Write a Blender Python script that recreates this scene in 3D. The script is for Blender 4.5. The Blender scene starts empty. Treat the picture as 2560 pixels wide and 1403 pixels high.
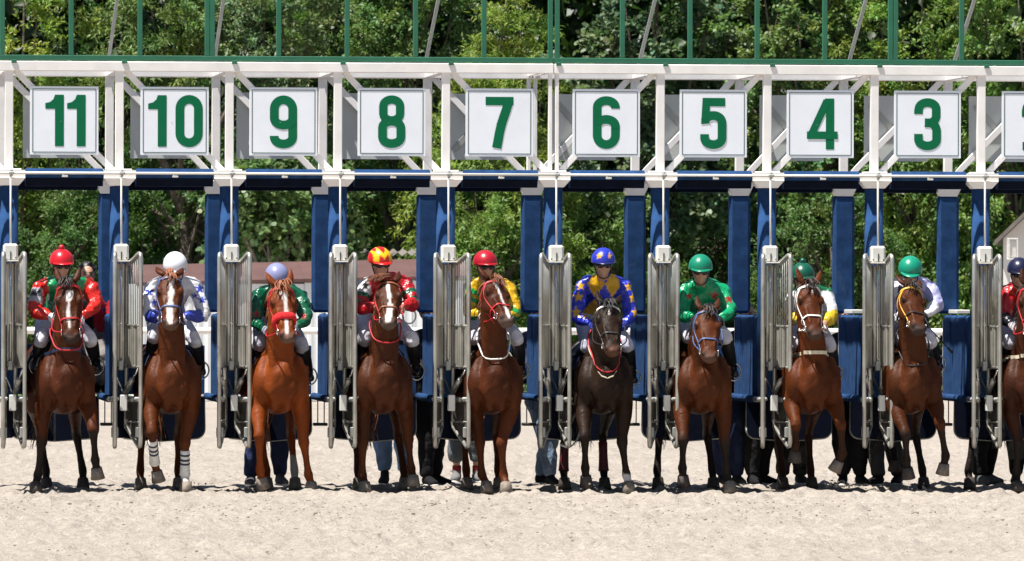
import bpy, math, random
import numpy as np
from mathutils import Vector, Matrix
from mathutils.bvhtree import BVHTree
random.seed(7); RNG = np.random.default_rng(11)
sc = bpy.context.scene
COL = sc.collection

# ------------------------------------------------------------------ camera
F_PX, CX, CY = 18250.0, 1280.0, 701.5          # focal length in photograph pixels, picture centre
THETA = math.radians(6.13); ROLL = math.radians(0.13)
DIST, CAMH, HOR = 71.57, 2.086, 700.0
cam_loc = np.array([-DIST*math.sin(THETA), -DIST*math.cos(THETA), CAMH])
_pitch = math.atan((HOR-CY)/F_PX)
fwd = np.array([math.sin(THETA)*math.cos(_pitch), math.cos(THETA)*math.cos(_pitch), math.sin(_pitch)])
r0 = np.array([math.cos(THETA), -math.sin(THETA), 0.0]); u0 = np.cross(r0, fwd)
rgt = r0*math.cos(ROLL)+u0*math.sin(ROLL); upv = np.cross(rgt, fwd)
cam = bpy.data.cameras.new('camera'); cam_ob = bpy.data.objects.new('camera', cam); COL.objects.link(cam_ob)
cam.sensor_width = 36.0; cam.lens = F_PX/2560*36.0; cam.clip_end = 3000; cam.clip_start = 1.0
M = Matrix.Identity(4)
for i in range(3):
    M[i][0] = rgt[i]; M[i][1] = upv[i]; M[i][2] = -fwd[i]; M[i][3] = cam_loc[i]
cam_ob.matrix_world = M
sc.camera = cam_ob
cam.dof.use_dof = True; cam.dof.focus_distance = DIST-0.3; cam.dof.aperture_fstop = 10.0
def P(px, py, Y):
    """world point on the plane at distance Y behind the gate front, seen at a photograph pixel"""
    d = fwd + rgt*((px-CX)/F_PX) - upv*((py-CY)/F_PX)
    t = (Y-cam_loc[1])/d[1]
    return cam_loc+d*t
def PX(px, Y, z=1.2):
    py = 1232-255*z
    return P(px, py, Y)[0]

# ------------------------------------------------------------------ light
SUN = np.array([-0.36, -0.16, 0.91]); SUN /= np.linalg.norm(SUN)
w = bpy.data.worlds.new('World'); sc.world = w; w.use_nodes = True
nt = w.node_tree; nt.nodes.clear()
sky = nt.nodes.new('ShaderNodeTexSky'); sky.sky_type = 'NISHITA'; sky.sun_disc = False
sky.sun_elevation = math.asin(SUN[2]); sky.sun_rotation = math.atan2(SUN[0], SUN[1])
sky.air_density = 1.0; sky.dust_density = 0.6
bg = nt.nodes.new('ShaderNodeBackground'); bg.inputs[1].default_value = 0.052
out = nt.nodes.new('ShaderNodeOutputWorld')
nt.links.new(sky.outputs[0], bg.inputs[0]); nt.links.new(bg.outputs[0], out.inputs[0])
sl = bpy.data.lights.new('sun', 'SUN'); sl.energy = 5.0; sl.angle = math.radians(0.53); sl.color = (1, 0.955, 0.89)
so = bpy.data.objects.new('sun', sl); COL.objects.link(so)
so.rotation_euler = Vector(SUN).to_track_quat('Z', 'Y').to_euler()
so.location = (0, 0, 30)
sc.view_settings.view_transform = 'Standard'; sc.view_settings.look = 'None'
sc.view_settings.exposure = 0.86; sc.view_settings.gamma = 1.0
sc.render.engine = 'CYCLES'; sc.cycles.max_bounces = 6; sc.cycles.diffuse_bounces = 3; sc.cycles.transparent_max_bounces = 4

# ------------------------------------------------------------------ materials
def new_mat(name):
    m = bpy.data.materials.new(name); m.use_nodes = True
    n = m.node_tree.nodes; b = n['Principled BSDF']
    return m, m.node_tree, b
def mat(name, col, rough=0.6, metal=0.0, noise=None, bump=None, spec=0.5, attr=False, var=0.25, sheen=0.0, coat=0.0, grime=None):
    """noise=(scale, amount) colour mottling; bump=(scale, strength, distance); attr: colour from the Col attribute"""
    m, t, b = new_mat(name); N, L = t.nodes, t.links
    b.inputs['Roughness'].default_value = rough; b.inputs['Metallic'].default_value = metal
    b.inputs['Specular IOR Level'].default_value = spec
    if sheen: b.inputs['Sheen Weight'].default_value = sheen
    if coat: b.inputs['Coat Weight'].default_value = coat; b.inputs['Coat Roughness'].default_value = 0.15
    tc = N.new('ShaderNodeTexCoord')
    src = None
    if attr:
        a = N.new('ShaderNodeAttribute'); a.attribute_name = 'Col'; src = a.outputs['Color']
    if noise:
        nz = N.new('ShaderNodeTexNoise'); nz.inputs['Scale'].default_value = noise[0]; nz.inputs['Detail'].default_value = 5
        L.new(tc.outputs['Object'], nz.inputs['Vector'])
        mr = N.new('ShaderNodeMapRange'); mr.inputs[1].default_value = 0.3; mr.inputs[2].default_value = 0.7
        mr.inputs[3].default_value = 1-noise[1]; mr.inputs[4].default_value = 1+noise[1]
        L.new(nz.outputs['Fac'], mr.inputs[0])
        mx = N.new('ShaderNodeVectorMath'); mx.operation = 'MULTIPLY'
        if src is not None: L.new(src, mx.inputs[0])
        else: mx.inputs[0].default_value = col[:3]
        L.new(mr.outputs[0], mx.inputs[1]); src = mx.outputs[0]
    if grime:      # worn and dirty patches: (scale, threshold, softness, colour)
        gz = N.new('ShaderNodeTexNoise'); gz.inputs['Scale'].default_value = grime[0]; gz.inputs['Detail'].default_value = 8; gz.inputs['Roughness'].default_value = 0.7; gz.inputs['Distortion'].default_value = 0.6
        mp = N.new('ShaderNodeMapping'); mp.inputs['Scale'].default_value = (1, 1, 0.45); ge = N.new('ShaderNodeNewGeometry'); L.new(ge.outputs['Position'], mp.inputs[0]); L.new(mp.outputs[0], gz.inputs['Vector'])
        gr = N.new('ShaderNodeMapRange'); gr.inputs[1].default_value = grime[1]; gr.inputs[2].default_value = grime[1]+grime[2]; L.new(gz.outputs['Fac'], gr.inputs[0])
        gm = N.new('ShaderNodeMix'); gm.data_type = 'RGBA'; L.new(gr.outputs[0], gm.inputs[0]); gm.inputs[7].default_value = (*grime[3], 1)
        if src is not None: L.new(src, gm.inputs[6])
        else: gm.inputs[6].default_value = (*col[:3], 1)
        src = gm.outputs[2]
    if src is not None: L.new(src, b.inputs['Base Color'])
    else: b.inputs['Base Color'].default_value = (*col[:3], 1)
    if bump:
        n2 = N.new('ShaderNodeTexNoise'); n2.inputs['Scale'].default_value = bump[0]; n2.inputs['Detail'].default_value = 4
        L.new(tc.outputs['Object'], n2.inputs['Vector'])
        bp = N.new('ShaderNodeBump'); bp.inputs['Strength'].default_value = bump[1]; bp.inputs['Distance'].default_value = bump[2]
        L.new(n2.outputs['Fac'], bp.inputs['Height']); L.new(bp.outputs[0], b.inputs['Normal'])
    return m
MT = {}
MT['white'] = mat('white_paint', (0.84, 0.815, 0.79), 0.42, noise=(5, 0.075), bump=(40, 0.08, 0.002), grime=(3.2, 0.63, 0.16, (0.58, 0.52, 0.46)))
MT['board'] = mat('board_white', (0.82, 0.86, 0.92), 0.4, noise=(4, 0.035), grime=(2.4, 0.64, 0.2, (0.68, 0.68, 0.66)))
MT['boardback'] = mat('board_back_grey', (0.50, 0.53, 0.51), 0.6, noise=(4, 0.06))
MT['digit'] = mat('digit_green', (0.002, 0.135, 0.055), 0.6, noise=(4, 0.06), spec=0.15)
MT['line'] = mat('border_green', (0.02, 0.07, 0.055), 0.5)
MT['green'] = mat('frame_green', (0.02, 0.135, 0.075), 0.45, noise=(4, 0.12), bump=(60, 0.1, 0.002))
MT['blue'] = mat('blue_felt_pad', (0.019, 0.056, 0.150), 0.95, noise=(9, 0.28), bump=(90, 0.5, 0.006), spec=0.12, grime=(4.5, 0.60, 0.2, (0.060, 0.105, 0.19)))
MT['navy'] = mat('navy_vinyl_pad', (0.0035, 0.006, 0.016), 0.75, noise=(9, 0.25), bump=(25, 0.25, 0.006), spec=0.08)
MT['steel'] = mat('galvanised_steel', (0.43, 0.42, 0.38), 0.36, metal=0.6, noise=(6, 0.2), bump=(30, 0.06, 0.002), grime=(6, 0.58, 0.12, (0.22, 0.19, 0.15)))
MT['sheet'] = mat('steel_sheet', (0.42, 0.405, 0.36), 0.45, metal=0.45, noise=(5, 0.25), bump=(9, 0.2, 0.01))
MT['dark'] = mat('dark_iron', (0.03, 0.03, 0.032), 0.55, noise=(9, 0.2))
MT['mesh'] = mat('dark_grille', (0.075, 0.07, 0.06), 0.6, metal=0.4, noise=(12, 0.3), bump=(120, 0.6, 0.01))
MT['chrome'] = mat('chrome_rod', (0.62, 0.62, 0.60), 0.18, metal=1.0)
MT['cover'] = mat('cream_cover', (0.70, 0.69, 0.64), 0.35, noise=(8, 0.05))
MT['grey'] = mat('grey_tube', (0.36, 0.37, 0.35), 0.45, metal=0.4, noise=(6, 0.1))
def coat_material():
    m = mat('horse_coat', (1, 1, 1), 0.45, attr=True, noise=(4, 0.2), spec=0.14); t = m.node_tree; N, L = t.nodes, t.links; b = N['Principled BSDF']
    tc = N.new('ShaderNodeTexCoord'); mp = N.new('ShaderNodeMapping'); mp.inputs['Scale'].default_value = (90, 90, 24); L.new(tc.outputs['Object'], mp.inputs[0])
    hn = N.new('ShaderNodeTexNoise'); hn.inputs['Scale'].default_value = 1.0; hn.inputs['Detail'].default_value = 3; L.new(mp.outputs[0], hn.inputs['Vector'])
    vn = N.new('ShaderNodeTexNoise'); vn.inputs['Scale'].default_value = 11; vn.inputs['Detail'].default_value = 3; vn.inputs['Distortion'].default_value = 1.2; L.new(tc.outputs['Object'], vn.inputs['Vector'])
    b1 = N.new('ShaderNodeBump'); b1.inputs['Strength'].default_value = 0.45; b1.inputs['Distance'].default_value = 0.02; L.new(vn.outputs['Fac'], b1.inputs['Height'])
    b2 = N.new('ShaderNodeBump'); b2.inputs['Strength'].default_value = 0.35; b2.inputs['Distance'].default_value = 0.006; L.new(hn.outputs['Fac'], b2.inputs['Height']); L.new(b1.outputs[0], b2.inputs['Normal']); L.new(b2.outputs[0], b.inputs['Normal'])
    rr = N.new('ShaderNodeMapRange'); rr.inputs[1].default_value = 0.3; rr.inputs[2].default_value = 0.7; rr.inputs[3].default_value = 0.42; rr.inputs[4].default_value = 0.62; L.new(vn.outputs['Fac'], rr.inputs[0]); L.new(rr.outputs[0], b.inputs['Roughness'])
    return m
MT['coat'] = coat_material()
_unused = ('old',)
MT['hoof'] = mat('hoof_horn', (0.20, 0.165, 0.13), 0.7, noise=(30, 0.35), bump=(60, 0.4, 0.004))
MT['hoofdark'] = mat('hoof_horn_dark', (0.055, 0.042, 0.034), 0.7, noise=(30, 0.35), bump=(60, 0.4, 0.004))
MT['eye'] = mat('dark_eye', (0.006, 0.004, 0.003), 0.08)
MT['hair'] = mat('hair', (1, 1, 1), 0.5, attr=True, noise=(40, 0.2))
MT['skin'] = mat('skin', (0.50, 0.28, 0.19), 0.5, noise=(30, 0.06), spec=0.35)
MT['silk'] = mat('satin_silks', (1, 1, 1), 0.27, attr=True, noise=(6, 0.06), bump=(13, 0.8, 0.03), spec=0.5)
MT['cloth'] = mat('cotton_cloth', (1, 1, 1), 0.85, attr=True, noise=(14, 0.14), bump=(12, 0.7, 0.03), spec=0.2)
MT['denim'] = mat('denim', (1, 1, 1), 0.85, attr=True, noise=(9, 0.35), bump=(10, 0.9, 0.04), spec=0.2)
MT['shell'] = mat('helmet_shell', (1, 1, 1), 0.32, attr=True, noise=(4, 0.04), bump=(14, 0.15, 0.01), spec=0.5)
MT['leather'] = mat('boot_leather', (0.012, 0.011, 0.012), 0.35, noise=(20, 0.2), bump=(25, 0.2, 0.006))
MT['lens'] = mat('goggle_lens', (0.01, 0.01, 0.012), 0.1)
_strap = {}
def strap(c):
    if c not in _strap:
        table = dict(red=(0.42, 0.010, 0.016), white=(0.75, 0.74, 0.70), blue=(0.06, 0.10, 0.24), cream=(0.62, 0.56, 0.42), yellow=(0.75, 0.36, 0.02),
                     black=(0.015, 0.014, 0.014), brown=(0.22, 0.07, 0.03), navy=(0.02, 0.03, 0.07), maroon=(0.10, 0.008, 0.014), fleece=(0.62, 0.015, 0.02))
        _strap[c] = mat('strap_'+c, table[c], 0.55 if c != 'fleece' else 0.95, noise=(30, 0.12), bump=(150, 0.8, 0.01) if c == 'fleece' else None)
    return _strap[c]

# ------------------------------------------------------------------ mesh helpers
class G:
    def __init__(s): s.v = []; s.f = []; s.n = 0
    def add(s, v, f):
        v = np.asarray(v, float); s.v.append(v); s.f += [tuple(i+s.n for i in q) for q in f]; s.n += len(v); return s
    def verts(s): return np.concatenate(s.v) if s.v else np.zeros((0, 3))
def norm(a): a = np.asarray(a, float); return a/(np.linalg.norm(a)+1e-12)
def arr(*a): return np.array(a, float)
def catmull(pts, k):
    pts = np.asarray(pts, float)
    if k <= 1 or len(pts) < 3: 
        return pts
    p = np.vstack([2*pts[0]-pts[1], pts, 2*pts[-1]-pts[-2]]); o = []
    for i in range(1, len(p)-2):
        for j in range(k):
            t = j/k
            o.append(0.5*((2*p[i])+(-p[i-1]+p[i+1])*t+(2*p[i-1]-5*p[i]+4*p[i+1]-p[i+2])*t*t+(-p[i-1]+3*p[i]-3*p[i+1]+p[i+2])*t**3))
    o.append(p[-2]); return np.array(o)
def tube(g, pts, ra, rb=None, side=None, n=12, k=1, cap=0.6, ang=0.0):
    """loft of elliptical rings: ra along side, rb across it"""
    pts = np.asarray(pts, float); m = len(pts)
    ra = np.full(m, ra) if np.isscalar(ra) else np.asarray(ra, float)
    rb = ra.copy() if rb is None else (np.full(m, rb) if np.isscalar(rb) else np.asarray(rb, float))
    if k > 1 and m > 2:
        q = catmull(np.column_stack([pts, ra, rb]), k); pts, ra, rb = q[:, :3], np.abs(q[:, 3]), np.abs(q[:, 4]); m = len(pts)
    tan = np.gradient(pts, axis=0); V = []; s = None
    th = np.linspace(0, 2*math.pi, n, endpoint=False)+ang
    for i in range(m):
        t = norm(tan[i])
        if side is not None: s0 = np.asarray(side, float)
        elif s is None: s0 = arr(1, 0, 0) if abs(t[0]) < 0.8 else arr(0, 1, 0)
        else: s0 = s
        s = norm(s0-t*np.dot(s0, t)); b = np.cross(t, s)
        V.append(pts[i]+np.outer(np.cos(th)*ra[i], s)+np.outer(np.sin(th)*rb[i], b))
    V = np.concatenate(V); F = []
    for i in range(m-1):
        for j in range(n):
            a = i*n+j; c = i*n+(j+1) % n
            F.append((a, c, c+n, a+n))
    if cap is not None:
        c0 = pts[0]-norm(tan[0])*cap*min(ra[0], rb[0]); c1 = pts[-1]+norm(tan[-1])*cap*min(ra[-1], rb[-1])
        V = np.vstack([V, c0, c1]); a0 = m*n
        for j in range(n):
            F.append((a0, (j+1) % n, j)); F.append((a0+1, (m-1)*n+j, (m-1)*n+(j+1) % n))
    g.add(V, F); return g
def ring(g, pts, r, n=6, rb=None, side=None):
    """closed tube through pts"""
    pts = np.asarray(pts, float); m = len(pts); rb = r if rb is None else rb
    V = []; F = []; th = np.linspace(0, 2*math.pi, n, endpoint=False)
    ce = pts.mean(0)
    for i in range(m):
        t = norm(pts[(i+1) % m]-pts[i-1]); s = pts[i]-ce; s = norm(s-t*np.dot(s, t)); b = np.cross(t, s)
        V.append(pts[i]+np.outer(np.cos(th)*r, s)+np.outer(np.sin(th)*rb, b))
    for i in range(m):
        for j in range(n):
            a = i*n+j; c = i*n+(j+1) % n; i2 = ((i+1) % m)*n
            F.append((a, c, i2+(j+1) % n, i2+j))
    g.add(np.concatenate(V), F); return g
def ell(g, c, r, ax=None, n=12, m=8):
    """ellipsoid, ax = 3 axes as rows"""
    ax = np.eye(3) if ax is None else np.asarray(ax, float); V = []; F = []
    for i in range(1, m):
        p = math.pi*i/m
        for j in range(n):
            t = 2*math.pi*j/n
            V.append((math.sin(p)*math.cos(t), math.sin(p)*math.sin(t), math.cos(p)))
    V += [(0, 0, 1), (0, 0, -1)]; a = (m-1)*n
    for i in range(m-2):
        for j in range(n): F.append((i*n+j, (i+1)*n+j, (i+1)*n+(j+1) % n, i*n+(j+1) % n))
    for j in range(n):
        F.append((a, j, (j+1) % n)); F.append((a+1, (m-2)*n+(j+1) % n, (m-2)*n+j))
    V = np.asarray(V)*np.asarray(r, float)
    g.add(np.asarray(c, float)+V@ax, F); return g
def box(g, c, s, ch=0.0, ax=None):
    """box with chamfered edges: c centre, s full size"""
    h = np.asarray(s, float)/2; ch = min(ch, 0.45*min(s)); V = []; F = []
    ax = np.eye(3) if ax is None else np.asarray(ax, float)
    if ch <= 0:
        V = [(x*h[0], y*h[1], z*h[2]) for x in (-1, 1) for y in (-1, 1) for z in (-1, 1)]
        F = [(0, 1, 3, 2), (4, 6, 7, 5), (0, 4, 5, 1), (2, 3, 7, 6), (0, 2, 6, 4), (1, 5, 7, 3)]
    else:
        idx = {}
        for x in (-1, 1):
            for y in (-1, 1):
                for z in (-1, 1):
                    for a in range(3):
                        p = [x*(h[0]-ch), y*(h[1]-ch), z*(h[2]-ch)]; p[a] = (x, y, z)[a]*h[a]
                        idx[(x, y, z, a)] = len(V); V.append(p)
        def I(s3, a): return idx[(s3[0], s3[1], s3[2], a)]
        for a in range(3):
            b, c2 = (a+1) % 3, (a+2) % 3
            for sg in (-1, 1):
                q = []
                for (u, v) in ((-1, -1), (1, -1), (1, 1), (-1, 1)):
                    t = [0, 0, 0]; t[a] = sg; t[b] = u; t[c2] = v; q.append(I(t, a))
                F.append(tuple(q if sg > 0 else q[::-1]))
            for u in (-1, 1):
                for v in (-1, 1):
                    t0 = [0, 0, 0]; t1 = [0, 0, 0]; t0[a] = -1; t1[a] = 1
                    for t in (t0, t1): t[b] = u; t[c2] = v
                    q = [I(t0, b), I(t1, b), I(t1, c2), I(t0, c2)]
                    F.append(tuple(q if u*v > 0 else q[::-1]))
        for x in (-1, 1):
            for y in (-1, 1):
                for z in (-1, 1):
                    q = [idx[(x, y, z, 0)], idx[(x, y, z, 1)], idx[(x, y, z, 2)]]
                    F.append(tuple(q if x*y*z > 0 else q[::-1]))
    g.add(np.asarray(c, float)+np.asarray(V)@ax, F); return g
def beam(g, a, b, wx, wy, ch=0.006, side=(0, 1, 0)):
    """rectangular bar from a to b; wy is the width along side"""
    a = np.asarray(a, float); b = np.asarray(b, float); t = norm(b-a); s = np.asarray(side, float); s = norm(s-t*np.dot(s, t)); u = np.cross(s, t)
    return box(g, (a+b)/2, (wx, wy, np.linalg.norm(b-a)), ch, np.array([u, s, t]))
def mesh_of(g, name, smooth=False, off=None):
    v = g.verts() if isinstance(g, G) else g[0]; f = g.f if isinstance(g, G) else g[1]
    if off is not None: v = v-np.asarray(off)
    me = bpy.data.meshes.new(name); me.from_pydata(v.tolist(), [], f); 
    if smooth: me.polygons.foreach_set('use_smooth', np.ones(len(me.polygons), bool))
    me.update(); return me
def link(name, me, m=None, parent=None, loc=None):
    o = bpy.data.objects.new(name, me); COL.objects.link(o)
    if m is not None and me is not None and not me.materials: me.materials.append(m)
    if parent is not None: o.parent = parent
    if loc is not None: o.location = [float(x) for x in loc]
    return o
def obj(name, g, m, parent=None, off=None, smooth=False, loc=None):
    return link(name, mesh_of(g, name, smooth, off), m, parent, loc)
def tag(o, label, cat, group=None, kind=None):
    if label: o['label'] = label
    if cat: o['category'] = cat
    if group: o['group'] = group
    if kind: o['kind'] = kind
    return o
def empty(name, loc):
    o = bpy.data.objects.new(name, None); COL.objects.link(o); o.location = [float(x) for x in loc]; o.empty_display_size = 0.2; return o
def setcol(me, c):
    a = me.color_attributes.new('Col', 'FLOAT_COLOR', 'POINT'); c = np.asarray(c, float)
    if c.ndim == 1: c = np.tile(c, (len(me.vertices), 1))
    a.data.foreach_set('color', np.column_stack([c[:, :3], np.ones(len(c))]).astype(np.float32).ravel())
def getv(me):
    v = np.empty(len(me.vertices)*3, np.float32); me.vertices.foreach_get('co', v); return v.reshape(-1, 3).astype(float)
def setv(me, v): me.vertices.foreach_set('co', v.astype(np.float32).ravel()); me.update()
def normals(me):
    v = np.empty(len(me.vertices)*3, np.float32); me.vertex_normals.foreach_get('vector', v); return v.reshape(-1, 3).astype(float)
def remesh(g, voxel, it=4, fac=0.5):
    """one continuous skin over overlapping closed shapes"""
    me = mesh_of(g, 'tmp'); o = bpy.data.objects.new('tmp', me); COL.objects.link(o)
    r = o.modifiers.new('r', 'REMESH'); r.mode = 'VOXEL'; r.voxel_size = voxel
    if it:
        s = o.modifiers.new('s', 'SMOOTH'); s.factor = fac; s.iterations = it
    dg = bpy.context.evaluated_depsgraph_get(); e = o.evaluated_get(dg)
    me2 = bpy.data.meshes.new_from_object(e); bpy.data.objects.remove(o); bpy.data.meshes.remove(me)
    me2.polygons.foreach_set('use_smooth', np.ones(len(me2.polygons), bool))
    me2.materials.clear()
    return me2
def join(me, g):
    """add loose geometry (hands, ears) to a mesh"""
    v = getv(me); n = len(v); vi, tot = loops_of(me)
    vi = np.concatenate([vi, np.array([i+n for q in g.f for i in q], np.int32)]); tot = np.concatenate([tot, np.array([len(q) for q in g.f], np.int32)])
    m2 = bpy.data.meshes.new(me.name); V = np.vstack([v, g.verts()]); m2.vertices.add(len(V)); m2.vertices.foreach_set('co', V.astype(np.float32).ravel())
    m2.loops.add(len(vi)); m2.loops.foreach_set('vertex_index', vi); m2.polygons.add(len(tot))
    m2.polygons.foreach_set('loop_start', (np.cumsum(tot)-tot).astype(np.int32)); m2.polygons.foreach_set('loop_total', tot)
    m2.update(calc_edges=True); m2.polygons.foreach_set('use_smooth', np.ones(len(tot), bool)); bpy.data.meshes.remove(me); return m2
def loops_of(me):
    vi = np.empty(len(me.loops), np.int32); me.loops.foreach_get('vertex_index', vi); tot = np.empty(len(me.polygons), np.int32); me.polygons.foreach_get('loop_total', tot); return vi, tot
def vnoise(p, seed=0):
    """smooth value noise on N x k points"""
    p = np.asarray(p, float); i = np.floor(p).astype(np.int64); f = p-i; f = f*f*(3-2*f); k = p.shape[1]; o = 0
    for c in range(1 << k):
        h = np.full(len(p), seed*7919+13, np.int64); wt = 1.0
        for d in range(k):
            b = (c >> d) & 1; h = (h*1664525+(i[:, d]+b)*(73856093, 19349663, 83492791)[d]) & 0xFFFFFFFF
            h = (h ^ (h >> 13))*1274126177 & 0xFFFFFFFF
            wt = wt*(f[:, d] if b else 1-f[:, d])
        o = o+wt*((h ^ (h >> 16)) & 0xFFFF)/65535.0
    return o
# ------------------------------------------------------------------ ground
def sand_material():
    m, t, b = new_mat('track_sand'); N, L = t.nodes, t.links
    tc = N.new('ShaderNodeTexCoord'); b.inputs['Roughness'].default_value = 0.95; b.inputs['Specular IOR Level'].default_value = 0.15
    def nz(s, d=6, rough=0.6):
        n = N.new('ShaderNodeTexNoise'); n.inputs['Scale'].default_value = s; n.inputs['Detail'].default_value = d; n.inputs['Roughness'].default_value = rough
        L.new(tc.outputs['Object'], n.inputs['Vector']); return n
    big, fine, grit = nz(0.35, 4), nz(16, 6), nz(52, 5)
    r = N.new('ShaderNodeValToRGB'); r.color_ramp.elements[0].position = 0.36; r.color_ramp.elements[0].color = (0.36, 0.315, 0.268, 1)
    r.color_ramp.elements[1].position = 0.66; r.color_ramp.elements[1].color = (0.47, 0.418, 0.362, 1)
    L.new(fine.outputs['Fac'], r.inputs[0])
    r2 = N.new('ShaderNodeMapRange'); r2.inputs[1].default_value = 0.35; r2.inputs[2].default_value = 0.65; r2.inputs[3].default_value = 0.93; r2.inputs[4].default_value = 1.05
    L.new(big.outputs['Fac'], r2.inputs[0])
    r3 = N.new('ShaderNodeMapRange'); r3.inputs[1].default_value = 0.3; r3.inputs[2].default_value = 0.62; r3.inputs[3].default_value = 0.70; r3.inputs[4].default_value = 1.04
    L.new(grit.outputs['Fac'], r3.inputs[0])
    m1 = N.new('ShaderNodeVectorMath'); m1.operation = 'MULTIPLY'; L.new(r.outputs[0], m1.inputs[0]); L.new(r2.outputs[0], m1.inputs[1])
    m2 = N.new('ShaderNodeVectorMath'); m2.operation = 'MULTIPLY'; L.new(m1.outputs[0], m2.inputs[0]); L.new(r3.outputs[0], m2.inputs[1])
    L.new(m2.outputs[0], b.inputs['Base Color'])
    bp = N.new('ShaderNodeBump'); bp.inputs['Strength'].default_value = 1.0; bp.inputs['Distance'].default_value = 0.025
    L.new(grit.outputs['Fac'], bp.inputs['Height']); L.new(bp.outputs[0], b.inputs['Normal'])
    return m
MT['sand'] = sand_material()
def build_ground():
    xs = np.concatenate([-np.geomspace(700, 8.6, 26), np.arange(-8.4, 8.41, 0.042), np.geomspace(8.6, 700, 26)])
    ys = np.concatenate([-np.geomspace(400, 24.2, 20), np.arange(-24, -4, 0.075), np.arange(-4, 4.5, 0.05), np.arange(4.5, 22, 0.14), np.geomspace(22.2, 900, 34)])
    X, Y = np.meshgrid(xs, ys); p = np.column_stack([X.ravel(), Y.ravel()])
    z = 0.030*(vnoise(p*[0.7, 0.55], 1)-0.5)+0.026*(vnoise(p*[3.4, 2.0], 2)-0.5)
    c = vnoise(p*[9, 5], 3); d = vnoise(p*[17, 9.5], 4)
    z += 0.042*np.maximum(c-0.52, 0)**1.0*2+0.036*(d-0.5)*(0.4+c)
    # hoof-churned strip under and just before the gate
    churn = np.exp(-((p[:, 1]+0.5)/1.5)**2)
    z += churn*0.055*(vnoise(p*[4.2, 4.0], 5)-0.5)+churn*0.035*(vnoise(p*[13, 10], 6)-0.5)
    z += -0.018*np.exp(-((p[:, 1]+0.1)/0.9)**2)+(0.030+0.03*(vnoise(p*[5, 2], 7)-.5))*np.exp(-((p[:, 1]+1.75)/0.55)**2)
    # harrow lines along the track and scattered hoof prints
    z += 0.007*np.sin(p[:, 1]*2*math.pi/0.42+1.5*vnoise(p*[0.6, 0.9], 8))*np.clip(1-churn*1.5, 0, 1)
    hp = np.column_stack([RNG.uniform(-6.5, 6.5, 420), np.concatenate([RNG.normal(-0.6, 1.1, 240), RNG.uniform(-16, 9, 180)])])
    dense = np.where((np.abs(p[:, 0]) < 8) & (p[:, 1] > -18) & (p[:, 1] < 10))[0]; q_ = p[dense]; order = np.argsort(q_[:, 1]); ysort = q_[order, 1]
    for hx_, hy_ in hp:
        i0, i1 = np.searchsorted(ysort, hy_-.25), np.searchsorted(ysort, hy_+.25); ii = dense[order[i0:i1]]; d_ = np.hypot((p[ii, 0]-hx_)/.09, (p[ii, 1]-hy_)/.11)
        z[ii] += -0.030*np.exp(-d_**2*1.6)+0.016*np.exp(-((d_-1.5)/.4)**2)
    far = np.clip((np.abs(p[:, 0])-9)/3, 0, 1)+np.clip((p[:, 1]-22)/5, 0, 1)+np.clip((-p[:, 1]-24)/5, 0, 1)
    z *= 1-np.clip(far, 0, 1)
    z -= 0.012
    ny, nx = X.shape; a = np.arange((ny-1)*(nx-1)); a = a//(nx-1)*nx+a % (nx-1)
    f = np.column_stack([a, a+1, a+nx+1, a+nx])
    me = bpy.data.meshes.new('ground'); me.vertices.add(len(p)); me.vertices.foreach_set('co', np.column_stack([p, z]).astype(np.float32).ravel())
    me.loops.add(f.size); me.loops.foreach_set('vertex_index', f.ravel().astype(np.int32))
    me.polygons.add(len(f)); me.polygons.foreach_set('loop_start', np.arange(0, f.size, 4, dtype=np.int32)); me.polygons.foreach_set('loop_total', np.full(len(f), 4, np.int32))
    me.update(calc_edges=True); me.polygons.foreach_set('use_smooth', np.ones(len(f), bool))
    o = link('sand_track', me, MT['sand']); tag(o, 'pale harrowed sand of the race track', 'sand', kind='structure')
build_ground()
MT['lawn'] = mat('lawn_green', (0.07, 0.12, 0.03), 0.9, noise=(0.8, 0.35), bump=(6, 0.8, 0.08))
g = G(); box(g, (10, 357, 0.0), (1400, 600, 0.06)); tag(obj('lawn', g, MT['lawn']), 'green lawn behind the sand track', 'lawn', kind='structure')
# loose clods thrown up over the track surface
def clods():
    g = G(); n = 1800
    for i in range(n):
        y = -3.2+3.2*RNG.normal() if i < 1100 else RNG.uniform(-17, 8)
        x = y*0.107+RNG.uniform(-5.6, 5.6); s = RNG.uniform(0.006, 0.015)*(1.6 if RNG.random() < 0.06 else 1)
        a = RNG.normal(size=(3, 3)); q, _ = np.linalg.qr(a)
        ell(g, (x, y, RNG.uniform(0.0, 0.012)), (s, s*RNG.uniform(.6, 1), s*.5), None, 6, 4)
    for (sx, sy, sz) in ((480, 1216, 40), (1040, 1216, 24), (2100, 1212, 60), (2290, 1222, 30), (700, 1226, 20), (120, 1226, 16), (1470, 1222, 20), (1830, 1222, 22)):
        for k in range(sz):
            c = P(sx+RNG.normal()*22, sy-abs(RNG.normal())*9+6, RNG.uniform(-.5, .2)); s = RNG.uniform(.004, .013); ell(g, (c[0], c[1], max(c[2], 0)), (s, s, s*.8), None, 5, 4)
    tag(obj('sand_clods', g, MT['sand']), 'loose clods of sand scattered over the track', 'sand clods', kind='stuff')
clods()

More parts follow.
